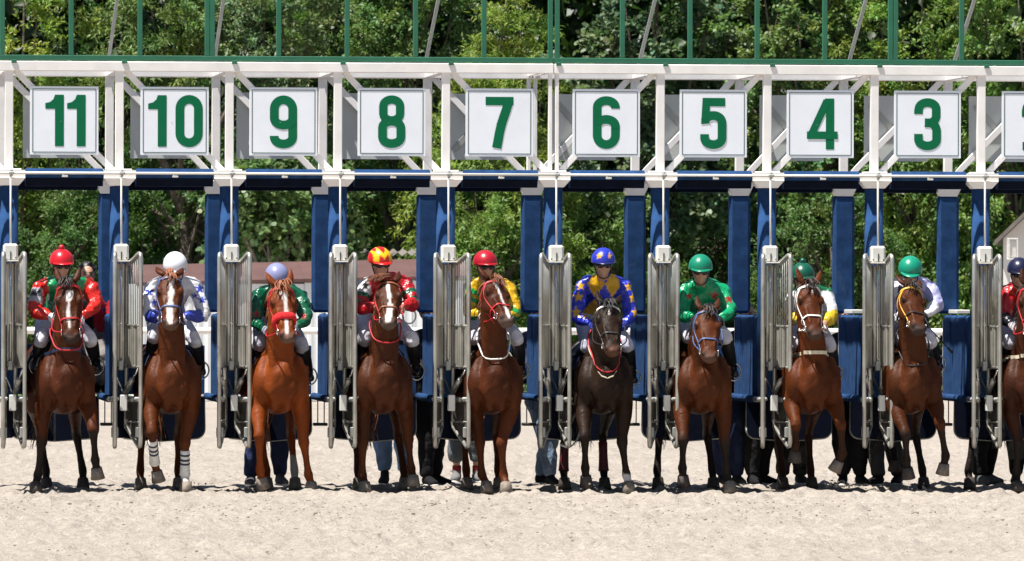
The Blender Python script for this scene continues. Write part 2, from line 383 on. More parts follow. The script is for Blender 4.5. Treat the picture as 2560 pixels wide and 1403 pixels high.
# ------------------------------------------------------------------ starting gate
POST = [-255, 22, 298, 573, 844, 1114, 1383, 1650, 1917, 2185, 2452, 2719]
REAR = [-264, 4, 273, 539, 806, 1068, 1329, 1587, 1848, 2108, 2369, 2630]
YR = 1.93
XF = [P(p, 450, 0)[0] for p in POST]; XR = [P(p, 620, YR)[0] for p in REAR]
SPLIT = 6
midX = XF[SPLIT]
GL = empty('starting_gate', ((XF[0]+midX)/2, 0.9, 0)); GR = empty('starting_gate', ((midX+XF[-1])/2, 0.9, 0))
tag(GL, 'starting gate section with number boards 11, 10, 9, 8 and 7, braces sloping down rightwards', 'starting gate', 'starting gate sections')
tag(GR, 'starting gate section with number boards 6, 5, 4, 3, its braces rising rightwards', 'starting gate', 'starting gate sections')
CACHE = {}
def part(root, name, g, m, smooth=False, parent=None):
    """part in world coordinates, parented under the gate or one of its parts"""
    return obj(name, g, m, parent or root, off=np.array(root.location), smooth=smooth)
def shared(root, name, key, maker, m, at, parent=None, smooth=False):
    """alike parts share one mesh; at = world place of the mesh origin"""
    if key not in CACHE: CACHE[key] = mesh_of(maker(), name, smooth)
    return link(name, CACHE[key], m, parent or root, np.asarray(at)-np.array(root.location))
def rounded(r, n=10):
    pass
def gbox(c, s, ch=0.006): return box(G(), c, s, ch)
ZT = 4.158
for root, i0, i1 in ((GL, 0, SPLIT), (GR, SPLIT, len(POST)-1)):
    xa = XF[i0]-(0.05 if i0 == 0 else -0.004); xb = XF[i1]+(0.05 if i1 != SPLIT else -0.004)
    part(root, 'top_beam', gbox(((xa+xb)/2, 0, ZT), (xb-xa, 0.12, 0.095)), MT['white'])
    ra = XR[i0]-(0.05 if i0 == 0 else -0.004); rb = XR[i1]+(0.05 if i1 != SPLIT else -0.004)
    part(root, 'rear_beam', gbox(((ra+rb)/2, YR, ZT), (rb-ra, 0.12, 0.095)), MT['white'])
    part(root, 'latch_rail', tube(G(), [(xa, -0.17, 3.115), (xb, -0.17, 3.115)], 0.013, n=8), MT['cover'], True)
    # green sign frame standing on the gate
    part(root, 'sign_frame_rail', gbox(((xa+xb)/2, -0.02, 4.240), (xb-xa, 0.05, 0.05), 0.004), MT['green'])
    part(root, 'sign_frame_rail', gbox(((xa+xb)/2, -0.02, 5.698), (xb-xa, 0.05, 0.05), 0.004), MT['green'])
for bx_ in (-160, 6, 178, 350, 518, 531, 697, 868, 1039, 1210, 1376, 1393, 1556, 1725, 1893, 2062, 2226, 2239, 2404, 2575):
    root = GL if bx_ < 1385 else GR
    x = P(bx_, 70, -0.02)[0]
    shared(root, 'sign_frame_bar', 'sbar', lambda: gbox((0, 0, 0), (0.047, 0.046, 1.404), 0.004), MT['green'], (x, -0.02, 4.968))
for sx, tx in ((270, 292), (535, 556), (1062, 1092), (1595, 1632), (2118, 2156), (2380, 2428)):
    root = GL if sx < 1385 else GR
    a = P(sx, 145, 0.9); b = P(tx, -30, 0.9); a[2] = 4.20; b = a+(b-a)*((5.7-a[2])/(b[2]-a[2])); b[1] = 0.05
    part(root, 'frame_stay', beam(G(), a, b, 0.035, 0.035, 0.004), MT['grey'])
def header_pad(L):
    return tube(G(), [(-L/2, 0, 0), (L/2, 0, 0)], 0.086, 0.085, side=(0, 0, 1), n=20, cap=0.05)
def post_pad_front():
    return tube(G(), [(0, 0, 0), (0, 0, 2.05)], 0.093, 0.08, side=(1, 0, 0), n=18, cap=0.1)
def bracket():
    g = G(); top, bot = 0.155, 0.095
    V = [(-top, -0.13, 0.15), (top, -0.13, 0.15), (top, 0.09, 0.15), (-top, 0.09, 0.15), (-top, -0.13, 0.07), (top, -0.13, 0.07), (top, 0.09, 0.07), (-top, 0.09, 0.07),
         (-bot, -0.10, 0), (bot, -0.10, 0), (bot, 0.08, 0), (-bot, 0.08, 0)]
    F = [(0, 1, 2, 3), (0, 4, 5, 1), (1, 5, 6, 2), (2, 6, 7, 3), (3, 7, 4, 0), (4, 8, 9, 5), (5, 9, 10, 6), (6, 10, 11, 7), (7, 11, 8, 4), (11, 10, 9, 8)]
    g.add(V, F); box(g, (0, -0.132, 0.072), (0.31, 0.012, 0.012), 0.003); box(g, (0, -0.02, 0.157), (0.24, 0.16, 0.014), 0.004); return g
def rear_bracket():
    g = G(); a, b = 0.145, 0.085
    g.add([(-a, -0.1, 0.08), (a, -0.1, 0.08), (a, 0.1, 0.08), (-a, 0.1, 0.08), (-b, -0.08, -0.05), (b, -0.08, -0.05), (b, 0.08, -0.05), (-b, 0.08, -0.05)],
          [(0, 1, 2, 3), (0, 4, 5, 1), (1, 5, 6, 2), (2, 6, 7, 3), (3, 7, 4, 0), (7, 6, 5, 4)])
    return g
def cover_box():
    g = box(G(), (0, 0, 0), (0.145, 0.11, 0.165), 0.02); box(g, (0, -0.03, -0.085), (0.165, 0.15, 0.012), 0.003)
    return g
def slot(): return box(G(), (0, 0, 0), (0.012, 0.01, 0.09), 0.003)
def bolt(): return ell(G(), (0, 0, 0), (0.008, 0.006, 0.008), n=8, m=5)
def rclip():
    g = box(G(), (0, 0, 0), (0.055, 0.05, 0.03), 0.008); tube(g, [(0, 0, -0.03), (0, 0, 0.03)], 0.012, n=8); return g
def rear_leaf(L, z0, z1, r=0.09):
    """padded leaf with a rounded lower outer corner, x from 0 (hinge side) to L"""
    pts = [(0.0, z1), (0.0, z0+r)]
    for k in range(7):
        a = math.pi+math.pi/2*k/6; pts.append((r+r*math.cos(a), z0+r+r*math.sin(a)))
    pts += [(L, z0-0.03), (L, z1)]
    return pts
def plate(g, pts, y0, y1):
    n = len(pts); V = [(x, y0, z) for x, z in pts]+[(x, y1, z) for x, z in pts]
    F = [tuple(range(n)), tuple(range(2*n-1, n-1, -1))]+[(i, i+n, (i+1) % n+n, (i+1) % n) for i in range(n)]
    g.add(V, F); return g
TIPS = {1: (8, 62), 2: (287, 352), 3: (548, 624), 4: (827, 888), 5: (1088, 1172), 6: (1352, 1424), 7: (1624, 1694), 8: (1907, 1976), 9: (2161, 2230), 10: (2435, 2500)}
def door(root, hinge, tip):
    """open front leaf: tube frame, bars above, steel sheet in the middle, grille below"""
    h = np.array([hinge[0], hinge[1]]); t = np.array([tip[0], tip[1]]); L = np.linalg.norm(t-h); d = (t-h)/L; nrm = np.array([-d[1], d[0]])
    def W(u, z, o=0.0): q = h+d*u+nrm*o; return arr(q[0], q[1], z)
    def top(u): return 2.215+0.125*(u/L)
    def bot(u): return 0.645-0.19*(u/L)
    R = 0.021; g = G()
    path = [W(0.03, bot(0)), W(0.03, 1.3), W(0.03, top(0)-0.03), W(0.045, top(0.05)), W(L*.55, top(L*.55)), W(L-0.05, top(L)-0.005), W(L-0.012, top(L)-0.012), W(L, top(L)-0.05),
            W(L, 1.9), W(L, 1.0), W(L, bot(L)+0.05), W(L-0.01, bot(L)+0.012), W(L-0.045, bot(L)+0.004), W(L*.5, bot(L*.5)), W(0.04, bot(0)+0.002)]
    p = []
    for a, b in zip(path, path[1:]+path[:1]): p += [a, (a+b)/2]
    tube(g, path+[path[0]], R, n=10, cap=None, side=arr(nrm[0], nrm[1], 0))
    fr = part(root, 'door', g, MT['steel'], True)
    for z in (1.635, 1.235, 0.905, 0.70):
        part(root, 'cross_tube', tube(G(), [W(0.03, z), W(L, z)], 0.014 if z > 0.8 else 0.011, n=8), MT['steel'], True, fr)
    for k in range(7):
        u = 0.045+(L-0.055)*(k+0.75)/7.6
        part(root, 'bar', tube(G(), [W(u, 1.635), W(u, top(u)-0.005)], 0.0058, n=6), MT['steel'], True, fr)
    # sheet with two shallow folds
    for (za, zb, mm, o0) in ((1.225, 1.63, MT['sheet'], 0.0), (0.72, 0.89, MT['mesh'], 0.0), (0.56, 0.69, MT['mesh'], 0.0)):
        s = G(); us = np.linspace(0.045, L-0.02, 9); V = []
        for o in (-0.004, 0.004):
            for i, u in enumerate(us):
                w_ = o+0.006*(1 if i % 4 in (1, 2) else -1)
                V += [W(u, max(za, bot(u)+0.02) if za < 0.7 else za, w_), W(u, zb, w_)]
        F = [(2*i, 2*i+2, 2*i+3, 2*i+1) for i in range(8)]+[(18+2*i+1, 18+2*i+3, 18+2*i+2, 18+2*i) for i in range(8)]
        s.add(V, F); part(root, 'panel', s, mm, False, fr)
    g = box(G(), W(L-0.05, 0.60), (0.07, 0.03, 0.10), 0.006); part(root, 'bumper_block', g, MT['grey'], False, fr)
    part(root, 'bumper_block', box(G(), W(L-0.06, 0.925), (0.09, 0.04, 0.035), 0.012), MT['grey'], False, fr)
    # hydraulic ram from the leaf to the post
    a = W(L*0.80, 1.205); b = arr(hinge[0], hinge[1]-0.05, 0.985); m_ = a+(b-a)*0.42
    rm = part(root, 'door_ram', tube(G(), [m_, b], 0.027, n=10, cap=0.2), MT['steel'], True)
    part(root, 'piston', tube(G(), [a, m_+(b-a)*0.02], 0.013, n=8), MT['chrome'], True, rm)
for i in range(len(POST)):
    root = GL if i <= SPLIT else GR; x = XF[i]; xr = XR[i]
    seen = 1 <= i <= 10
    if i == SPLIT:
        for r_, dx in ((GL, -0.033), (GR, 0.033)):
            part(r_, 'front_post', gbox((x+dx, 0, 3.635), (0.036, 0.075, 0.985), 0.004), MT['white'])
            part(r_, 'rear_post', gbox((xr+dx, YR, 3.55), (0.036, 0.075, 1.15), 0.004), MT['white'])
            part(r_, 'cross_beam', gbox((0, 0, 0), (0.04, 0.04, 0.04), 0), MT['white']) if False else None
            part(r_, 'cross_beam', beam(G(), (x+dx, 0.063, ZT+0.01), (xr+dx, YR-0.063, ZT+0.01), 0.07, 0.034, 0.004, side=(1, 0, 0)), MT['white'])
    else:
        part(root, 'front_post', gbox((x, 0, 3.635), (0.082, 0.08, 0.985), 0.005), MT['white'])
        part(root, 'rear_post', gbox((xr, YR, 3.55), (0.085, 0.08, 1.15), 0.005), MT['white'])
        part(root, 'cross_beam', beam(G(), (x, 0.063, ZT), (xr, YR-0.063, ZT), 0.09, 0.075, 0.005, side=(1, 0, 0)), MT['white'])
    shared(root, 'post_bracket', 'brk', bracket, MT['white'], (x, 0, 2.995))
    shared(root, 'rail_clip', 'clip', rclip, MT['grey'], (x+0.02, -0.17, 3.115))
    shared(root, 'rear_bracket', 'rbrk', rear_bracket, MT['white'], (xr, YR, 2.99))
    shared(root, 'front_post_pad', 'fpad', post_pad_front, MT['blue'], (x, 0, 0.94), smooth=True)
    shared(root, 'rear_post_pad', 'rpad', lambda: gbox((0, 0, 0), (0.215, 0.14, 1.195), 0.028), MT['blue'], (xr, YR, 2.352))
    part(root, 'frame_clamp', gbox((x+0.045, -0.067, 4.203), (0.05, 0.014, 0.035), 0.003), MT['green'])
    # padded partition along the side of the stall
    n = 4; a0 = np.array([x-0.005, 0.12]); b0 = np.array([xr, YR+0.02])
    for k in range(n):
        p0 = a0+(b0-a0)*(k/n); p1 = a0+(b0-a0)*((k+1)/n); c = (p0+p1)/2; d = p1-p0; Ld = np.linalg.norm(d); d /= Ld
        gk = box(G(), (c[0], c[1], 1.325), (0.075+0.018*(k % 2), Ld-0.012, 0.83), 0.022, np.array([[d[1], -d[0], 0], [d[0], d[1], 0], [0, 0, 1]]))
        part(root, 'partition_pad', gk, MT['blue'])
    for (q, z0, z1) in ((b0+(b0-a0)*0.035, 0.92, 1.72), (a0-(b0-a0)*0.03, 0.92, 1.74)):
        gg = tube(G(), [(q[0]-0.02, q[1], z0), (q[0]-0.02, q[1], z1-0.04), (q[0]-0.012, q[1]-0.01, z1), (q[0]+0.03, q[1]-0.06, z1+0.015)], 0.017, n=8); part(root, 'edge_tube', gg, MT['white'], True)
    for s in (-1, 1):
        o = 0.085*s
        part(root, 'foot_rail', tube(G(), [(x+o, 0.16, 0.915), (xr+o, YR, 0.915)], 0.036, n=10), MT['blue'], True)
        part(root, 'rail_end', tube(G(), [(x+o*1.05, 0.16, 0.915), (x+o*1.15+0.02, -0.30, 0.915)], 0.027, n=10), MT['steel'], True)
    if i in (2, 4, 6, 7, 10): part(root, 'hanging_step', box(tube(tube(G(), [(xr-0.035, YR+0.1, 0.9), (xr-0.035, YR+0.1, 0.64)], 0.006, n=6), [(xr+0.03, YR+0.1, 0.9), (xr+0.03, YR+0.1, 0.64)], 0.006, n=6), (xr-0.01, YR+0.1, 0.63), (0.14, 0.16, 0.03), 0.006), MT['dark'])
    part(root, 'lower_post', gbox((x, 0.07, 0.735), (0.115, 0.1, 0.40), 0.02), MT['navy'])
    if i in (0, len(POST)-1):       # the gate rolls on wheels at its ends
        for yy in (0.07, YR):
            xx = x if yy < 1 else xr
            part(root, 'support_leg', gbox((xx, yy, 0.64), (0.09, 0.09, 0.62), 0.008), MT['white'])
            wh = part(root, 'wheel', tube(G(), [(xx-0.08, yy, 0.33), (xx+0.08, yy, 0.33)], 0.33, n=28, cap=0.02), MT['dark'], True)
            part(root, 'rim', tube(G(), [(xx-0.085, yy, 0.33), (xx+0.085, yy, 0.33)], 0.17, n=20, cap=0.05), MT['grey'], True, wh)
    if i in (9, 10): part(root, 'ledge', gbox((xr+0.07, YR-0.3, 1.775), (0.14, 0.5, 0.04), 0.006), MT['cover'])
    if seen:
        shared(root, 'latch_cover', 'cov', cover_box, MT['cover'], (x+0.012, -0.16, 2.345))
        cv = root.children[-1]
        part(root, 'latch_slot', box(G(), (x+0.012, -0.219, 2.31), (0.011, 0.006, 0.085), 0.002), MT['dark'], False, cv)
        for s in (-1, 1): part(root, 'screw', box(G(), (x+0.012+0.05*s, -0.217, 2.29), (0.014, 0.004, 0.014), 0.002), MT['dark'], False, cv)
        part(root, 'latch_rod', tube(G(), [(x+0.012, -0.17, 3.10), (x+0.012, -0.185, 2.40)], 0.0095, n=8), MT['cover'], True)
        part(root, 'guide_channel', gbox((x+0.01, -0.115, 1.74), (0.075, 0.05, 1.0), 0.008), MT['steel'])
        part(root, 'guide_rod', tube(G(), [(x+0.012, -0.165, 2.26), (x+0.012, -0.165, 1.25)], 0.013, n=8), MT['chrome'], True)
        part(root, 'rod_block', gbox((x+0.012, -0.18, 1.245), (0.05, 0.06, 0.09), 0.008), MT['grey'])
        part(root, 'control_box', gbox((x+0.03, -0.33, 0.885), (0.066, 0.07, 0.155), 0.006), MT['cover'])
        part(root, 'hose', tube(G(), [(x+0.03, -0.3, 0.96), (x+0.0, -0.22, 1.06), (x-0.03, -0.18, 1.14), (x-0.01, -0.17, 1.22)], 0.009, n=6, k=4), MT['dark'], True)
        if i == 6: part(root, 'air_hose', tube(G(), [P(1418, 1000, -.3), P(1452, 1030, -.28), P(1446, 1090, -.3), P(1424, 1118, -.4), P(1400, 1112, -.42)], 0.009, n=6, k=5), MT['grey'], True)
        lt, rt = TIPS[i]
        for s, tp in ((-1, lt), (1, rt)):
            tx = P(tp, 900, -0.46)[0]
            door(root, (x+0.047*s+0.012, -0.07), (tx, -0.46))
for i in range(len(POST)-1):
    root = GL if i < SPLIT else GR; a, b = XF[i], XF[i+1]; ra, rb = XR[i], XR[i+1]
    for nm, x0, x1, y, z in (('header_pad', a+0.16, b-0.16, 0.0, 3.075), ('rear_header_pad', ra+0.12, rb-0.12, YR, 3.06)):
        prof = [(-.045, .088), (-.098, .040), (-.090, .022), (-.030, -.085), (.06, -.085), (.085, .06), (.05, .088)]
        gg = G(); n_ = len(prof); gg.add([(x0, y+a_, z+b_) for a_, b_ in prof]+[(x1, y+a_, z+b_) for a_, b_ in prof], [tuple(range(n_)), tuple(range(2*n_-1, n_-1, -1))]+[(k_, (k_+1) % n_, (k_+1) % n_+n_, k_+n_) for k_ in range(n_)])
        hp = part(root, nm, gg, MT['blue'])
        gg = G(); beam(gg, (x0+.004, y-.0555, z-.045), (x1-.004, y-.0555, z-.045), .088, .006, .001, side=(0, -.872, -.489)); part(root, 'vinyl_facing', gg, MT['navy'], False, hp)
    part(root, 'header_latch', box(box(G(), ((a+b)/2, -0.12, 3.10), (0.035, 0.07, 0.05), 0.006), ((a+b)/2, -0.17, 3.085), (0.06, 0.02, 0.02), 0.004), MT['cover'])
    # diagonal braces (mirrored in the two sections)
    sgn = 1 if i < SPLIT else -1
    for (xa, xb, y) in ((a, b, 0.03), (ra, rb, YR-0.0)):
        p0, p1 = (xa+0.05, xb-0.05) if sgn > 0 else (xb-0.05, xa+0.05)
        za, zb = 4.13, 3.13
        part(root, 'brace', beam(G(), (p0, y, za), (p1, y, zb), 0.062, 0.05, 0.004), MT['white'])
    if not 1 <= i <= 10: continue
    # rear doors, closed
    for s in (0, 1):
        mid = (ra+rb)/2; L = mid-ra-0.10-0.008
        def mp(pts): return [((ra+0.10+x) if s == 0 else (rb-0.10-x), z) for x, z in pts]
        lo = rear_leaf(L, 0.49, 0.90); up = [(0.0, 1.42), (0, 0.93), (L, 0.93), (L, 1.44)]
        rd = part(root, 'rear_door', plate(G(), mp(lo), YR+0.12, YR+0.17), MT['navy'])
        part(root, 'pad', plate(G(), mp(up), YR+0.11, YR+0.18), MT['blue'], False, rd)
        fr_ = [(x, z) for x, z in lo]; part(root, 'rim_tube', ring(G(), [(px_, YR+0.145, pz_) for px_, pz_ in mp(fr_)], 0.014, 6), MT['grey'], True, rd)

# number boards
def ribbon(g, pts, wd, closed=False, y=0.0):
    pts = np.asarray(pts, float); n = len(pts); V = []
    for i in range(n):
        if closed: t = pts[(i+1) % n]-pts[i-1]
        else: t = pts[min(i+1, n-1)]-pts[max(i-1, 0)]
        t = t/np.linalg.norm(t); q = np.array([-t[1], t[0]])*wd/2
        V += [(pts[i][0]+q[0], y, pts[i][1]+q[1]), (pts[i][0]-q[0], y, pts[i][1]-q[1])]
    F = [(2*i, 2*i+1, 2*((i+1) % n)+1, 2*((i+1) % n)) for i in range(n if closed else n-1)]
    g.add(V, F)
def poly(g, pts, y=0.0): g.add([(a, y, b) for a, b in pts], [tuple(range(len(pts)))])
def arc(cx, cy, rx, ry, a0, a1, n=12): return [(cx+rx*math.cos(math.radians(a0+(a1-a0)*k/n)), cy+ry*math.sin(math.radians(a0+(a1-a0)*k/n))) for k in range(n+1)]
def glyph(ch):
    g = G(); T = 22
    if ch == '0': ribbon(g, arc(0, 31, 23, 23, 0, 180)+arc(0, -31, 23, 23, 180, 360), T, True)
    elif ch == '1':
        poly(g, [(-11+11, 64), (22, 64), (22, -64), (0, -64), (0, 29), (-24, 29), (-24, 43), (-12, 46), (-4, 53), (0, 64)][1:] + [(0.0, 64)])
    elif ch == '7':
        poly(g, [(-35, 64), (35, 64), (35, 43), (10, 43), (-35, 43)])
        ribbon(g, [(22, 50), (17, 32), (6, 0), (0, -25), (-7, -64)], T+1, y=-0.6)
    elif ch == '6': 
        ribbon(g, [(23, 36), (23, 38)]+arc(0, 39, 23, 17, 0, 180, 14)+[(-23, 0)]+arc(0, -31, 23, 23, 180, 360, 14)+[(23, -12)], T)
        ribbon(g, [(23, -13)]+arc(0, -8, 23, 17, 0, 165, 12), T, y=-0.6)
    elif ch == '9':
        ribbon(g, [(-23, -36), (-23, -38)]+arc(0, -39, 23, 17, 180, 360, 14)+[(23, 0)]+arc(0, 31, 23, 23, 0, 180, 14)+[(-23, 12)], T)
        ribbon(g, [(-23, 13)]+arc(0, 8, 23, 17, 180, 345, 12), T, y=-0.6)
    elif ch == '8':
        ribbon(g, arc(0, 40, 21, 16, 0, 180, 10)+[(-21, 28)]+arc(0, 20, 21, 16, 180, 360, 10)+[(21, 30)], T-1, True)
        ribbon(g, arc(0, -14, 23, 16, 0, 180, 10)+[(-23, -26)]+arc(0, -38, 23, 16, 180, 360, 10)+[(23, -26)], T, True, y=-0.6)
    elif ch == '3':
        ribbon(g, [(-23, 26), (-23, 36)]+arc(0, 39, 22, 16, 180, 0, 14)+[(22, 24)]+arc(4, 22, 18, 18, 0, -90, 8)+[(-7, 4)], T)
        ribbon(g, [(-7, 4), (4, 4)]+arc(4, -16, 19, 20, 90, 0, 8)+[(23, -34)]+arc(0, -38, 23, 16, 0, -180, 14)+[(-23, -24)], T, y=-0.6)
    elif ch == '5':
        poly(g, [(-26, 64), (30, 64), (30, 43), (-26, 43)])
        poly(g, [(-27, 64), (-8, 64), (-10, 0), (-31, -2)], y=-0.6)
        ribbon(g, [(-21, 6)]+arc(0, 2, 22, 18, 150, 0, 12)+[(22, -20)]+arc(0, -37, 22, 16, 0, -180, 14)+[(-22, -27)], T, y=-1.2)
    elif ch == '4':
        poly(g, [(8, 64), (32, 64), (32, -64), (11, -64), (11, 40)])
        ribbon(g, [(14, 58), (-26, -28)], T-3, y=-0.6)
        poly(g, [(-37, -19), (41, -19), (41, -38), (-37, -38)], y=-1.2)
    elif ch == '2':
        ribbon(g, [(-23, 20), (-23, 36)]+arc(0, 39, 22, 16, 180, 0, 14)+[(22, 24), (14, 4), (-10, -28), (-20, -50)], T)
        poly(g, [(-32, -43), (34, -43), (34, -64), (-32, -64)], y=-0.6)
    return g
GLY = {}
BOARDS = [('11', 75, 246), ('10', 350, 523), ('9', 623, 794), ('8', 896, 1062), ('7', 1164, 1333), ('6', 1431, 1600), ('5', 1699, 1867), ('4', 1966, 2135), ('3', 2234, 2403), ('2', 2503, 2672)]
for k, (tx, l, r) in enumerate(BOARDS):
    root = GL if k < 5 else GR; YB = -0.02
    x0, x1 = P(l, 300, YB)[0], P(r, 300, YB)[0]; zc = 3.628; S = 0.666; xc = (x0+x1)/2
    bd = part(root, 'number_board', gbox((xc, YB, zc), (S, 0.012, S), 0.002), MT['board'])
    bl = G(); q = S/2-0.026
    for (c, s) in (((0, q), (2*q, 0.006)), ((0, -q), (2*q, 0.006)), ((q, 0), (0.006, 2*q-0.006)), ((-q, 0), (0.006, 2*q-0.006))): box(bl, (xc+c[0], YB-0.0075, zc+c[1]), (s[0], 0.003, s[1]))
    part(root, 'border_line', bl, MT['line'], False, bd)
    offs = {'11': (-23, 31), '10': (-42, 36)}.get(tx, (0,)) 
    for ch, ox in zip(tx, offs):
        if ch not in GLY:
            gg = glyph(ch); v = gg.verts(); v[:, 0] /= 255; v[:, 2] /= 255; v[:, 1] *= 0.002
            GLY[ch] = mesh_of((v, gg.f), 'digit')
        link('digit', GLY[ch], MT['digit'], bd, np.array([xc+ox/255+(0.012 if tx == '4' else 0), YB-0.0085, zc])-np.array(root.location))
    for s in (-1, 1):
        part(root, 'bolt_head', ell(G(), (xc+0.03*s, YB-0.008, zc+0.01*s), (0.004, 0.004, 0.004), n=8, m=5), MT['grey'], True, bd) if s < 0 else None
    part(root, 'bolt_head', ell(G(), (xc-q+0.02, YB-0.008, zc-q-0.012), (0.006, 0.004, 0.006), n=8, m=5), MT['grey'], True, bd)
    # the board facing the other way at the back of the stall
    cx_ = (l+r)/2-(l+r)/2*0.0265-17
    xb = P(cx_, 320, YR+0.05)[0]
    rbd = part(root, 'rear_number_board', gbox((xb, YR+0.06, 3.628), (0.655, 0.012, 0.665), 0.002), MT['boardback'])
    if k >= 4:
        sg = 1 if k >= 5 else -1
        beamg = beam(G(), (xb-0.26, YR+0.045, 3.628+0.24*sg), (xb-0.05, YR+0.045, 3.628+0.0*sg), 0.06, 0.012, 0.002)
        part(root, 'batten', beamg, MT['grey'], False, rbd)
# ------------------------------------------------------------------ background buildings
def corr_sheet(g, x0, x1, y, z0, z1, pitch, amp, tilt=0.0, th=0.01, fz=None):
    n = int((x1-x0)/pitch*4)+1; xs = np.linspace(x0, x1, n); V = []; ph = 2*math.pi*xs/pitch
    for i in range(n):
        o = amp*math.cos(ph[i]); 
        for (dy) in (0, th): V += [(xs[i], y+o+dy, z0), (xs[i], y+o+dy+tilt, z1 if fz is None else z1+fz*math.cos(ph[i]))]
    F = []
    for i in range(n-1):
        a = 4*i; b = a+4
        F += [(a, b, b+1, a+1), (a+2, a+3, b+3, b+2), (a+1, b+1, b+3, a+3)]
    g.add(V, F)
MT['shedwall'] = mat('shed_white_sheet', (0.78, 0.80, 0.81), 0.5, noise=(1.2, 0.06), bump=(2, 0.1, 0.02))
MT['shedroof'] = mat('shed_brown_roof', (0.105, 0.052, 0.046), 0.7, noise=(1.5, 0.18), bump=(8, 0.3, 0.02))
MT['fence'] = mat('weathered_fence_sheet', (0.33, 0.29, 0.235), 0.85, noise=(3, 0.2))
MT['plaster'] = mat('white_plaster', (0.74, 0.71, 0.68), 0.8, noise=(1.5, 0.06), bump=(20, 0.2, 0.01))
MT['eave'] = mat('grey_timber', (0.16, 0.14, 0.125), 0.8, noise=(6, 0.25))
YS = 54.0
sx0, sx1 = P(355, 700, YS)[0], P(1165, 700, YS)[0]
sh = empty('storage_shed', ((sx0+sx1)/2, YS+1.5, 0)); tag(sh, 'long low white corrugated shed with a brown roof behind the gate', 'shed')
O = np.array(sh.location)
npan = 6; wpan = (sx1-sx0)/npan
for k in range(npan):
    g = G(); corr_sheet(g, sx0+k*wpan+0.004, sx0+(k+1)*wpan-0.004, YS, 0.0, 1.97+0.02*k, 0.16, 0.007); obj('wall_panel', g, MT['shedwall'], sh, off=O)
for k in range(npan):
    za = 2.03+0.022*k; zb = za+0.022; g = G(); xa = sx0-0.1+k*(wpan+0.033); xb = xa+wpan+0.030; rz = 0.30
    g.add([(xa, YS-0.06, za), (xb, YS-0.06, zb), (xb, YS+1.6, zb+rz), (xa, YS+1.6, za+rz), (xa, YS-0.06, za-0.06), (xb, YS-0.06, zb-0.06), (xb, YS+1.6, zb+rz-0.06), (xa, YS+1.6, za+rz-0.06)],
          [(0, 1, 2, 3), (7, 6, 5, 4), (0, 4, 5, 1), (1, 5, 6, 2), (2, 6, 7, 3), (3, 7, 4, 0)])
    obj('roof_sheet', g, MT['shedroof'], sh, off=O)
g = G(); box(g, ((sx0+sx1)/2, YS+2.2, 1.0), (sx1-sx0, 3.9, 2.0)); obj('rear_wall', g, MT['shedwall'], sh, off=O)
YF = 59.0
fx0, fx1 = P(862, 640, YF)[0], P(1040, 640, YF)[0]
fe = empty('corrugated_fence', ((fx0+fx1)/2, YF, 0)); O = np.array(fe.location); tag(fe, 'weathered tan corrugated fence sheets rising above the shed roof', 'fence')
nf = 3; wf = (fx1-fx0)/nf
for k in range(nf):
    g = G(); corr_sheet(g, fx0+k*wf+0.003, fx0+(k+1)*wf-0.003, YF, 0, 2.43, 0.17, 0.035, fz=0.05); obj('sheet', g, MT['fence'], fe, off=O)
g = G(); n = 60; xs = np.linspace(fx0-0.05, fx1+0.05, n)
V = []; F = []
for i, x in enumerate(xs):
    o = 0.028*math.cos(2*math.pi*x/0.17)
    V += [(x, YF-0.25, 2.53+o), (x, YF+0.6, 2.60+o), (x, YF-0.25, 2.545+o), (x, YF+0.6, 2.615+o)]
for i in range(n-1):
    a = 4*i; b = a+4; F += [(a, a+1, b+1, b), (a+2, b+2, b+3, a+3), (a, b, b+2, a+2)]
g.add(V, F); obj('roof_sheet', g, MT['eave'], fe, off=O)
# white house at the right edge
YH = 56.0
hx = P(2508, 640, YH)[0]; ha = P(2492, 612, YH); hb = P(2578, 528, YH)
ho = empty('white_house', (hx+2.5, YH+2, 0)); O = np.array(ho.location); tag(ho, 'white plastered house with a grey gable roof at the right edge', 'house')
slope = (hb[2]-ha[2])/(hb[0]-ha[0]); W2 = 2.6; ez = ha[2]+slope*(hx-ha[0])
g = G(); xr_ = hx+2*W2; pk = (hx+W2, ez+slope*W2)
g.add([(hx, YH, 0), (xr_, YH, 0), (xr_, YH, ez), (pk[0], YH, pk[1]), (hx, YH, ez), (hx, YH+5, 0), (xr_, YH+5, 0), (xr_, YH+5, ez), (pk[0], YH+5, pk[1]), (hx, YH+5, ez)],
      [(0, 1, 2, 3, 4), (9, 8, 7, 6, 5), (0, 4, 9, 5), (1, 6, 7, 2), (4, 3, 8, 9), (3, 2, 7, 8)])
def rot_house(gg):
    al = math.radians(-12.5)
    for vv in gg.v:
        x_, y_ = vv[:, 0]-hx, vv[:, 1]-YH; vv[:, 0] = hx+x_*math.cos(al)-y_*math.sin(al); vv[:, 1] = YH+x_*math.sin(al)+y_*math.cos(al)
    return gg
obj('wall', rot_house(g), MT['plaster'], ho, off=O)
for s in (-1, 1):
    e = (pk[0]+s*(W2+0.14), pk[1]-slope*(W2+0.14)); g = G(); t = 0.085
    V = []
    for y in (YH-0.3, YH+5.3):
        V += [(pk[0], y, pk[1]+0.012), (e[0], y, e[1]+0.012), (e[0], y, e[1]+0.012+t), (pk[0], y, pk[1]+0.012+t)]
    g.add(V, [(0, 1, 2, 3), (7, 6, 5, 4), (0, 4, 5, 1), (1, 5, 6, 2), (2, 6, 7, 3), (3, 7, 4, 0)]); obj('roof', rot_house(g), MT['eave'], ho, off=O)
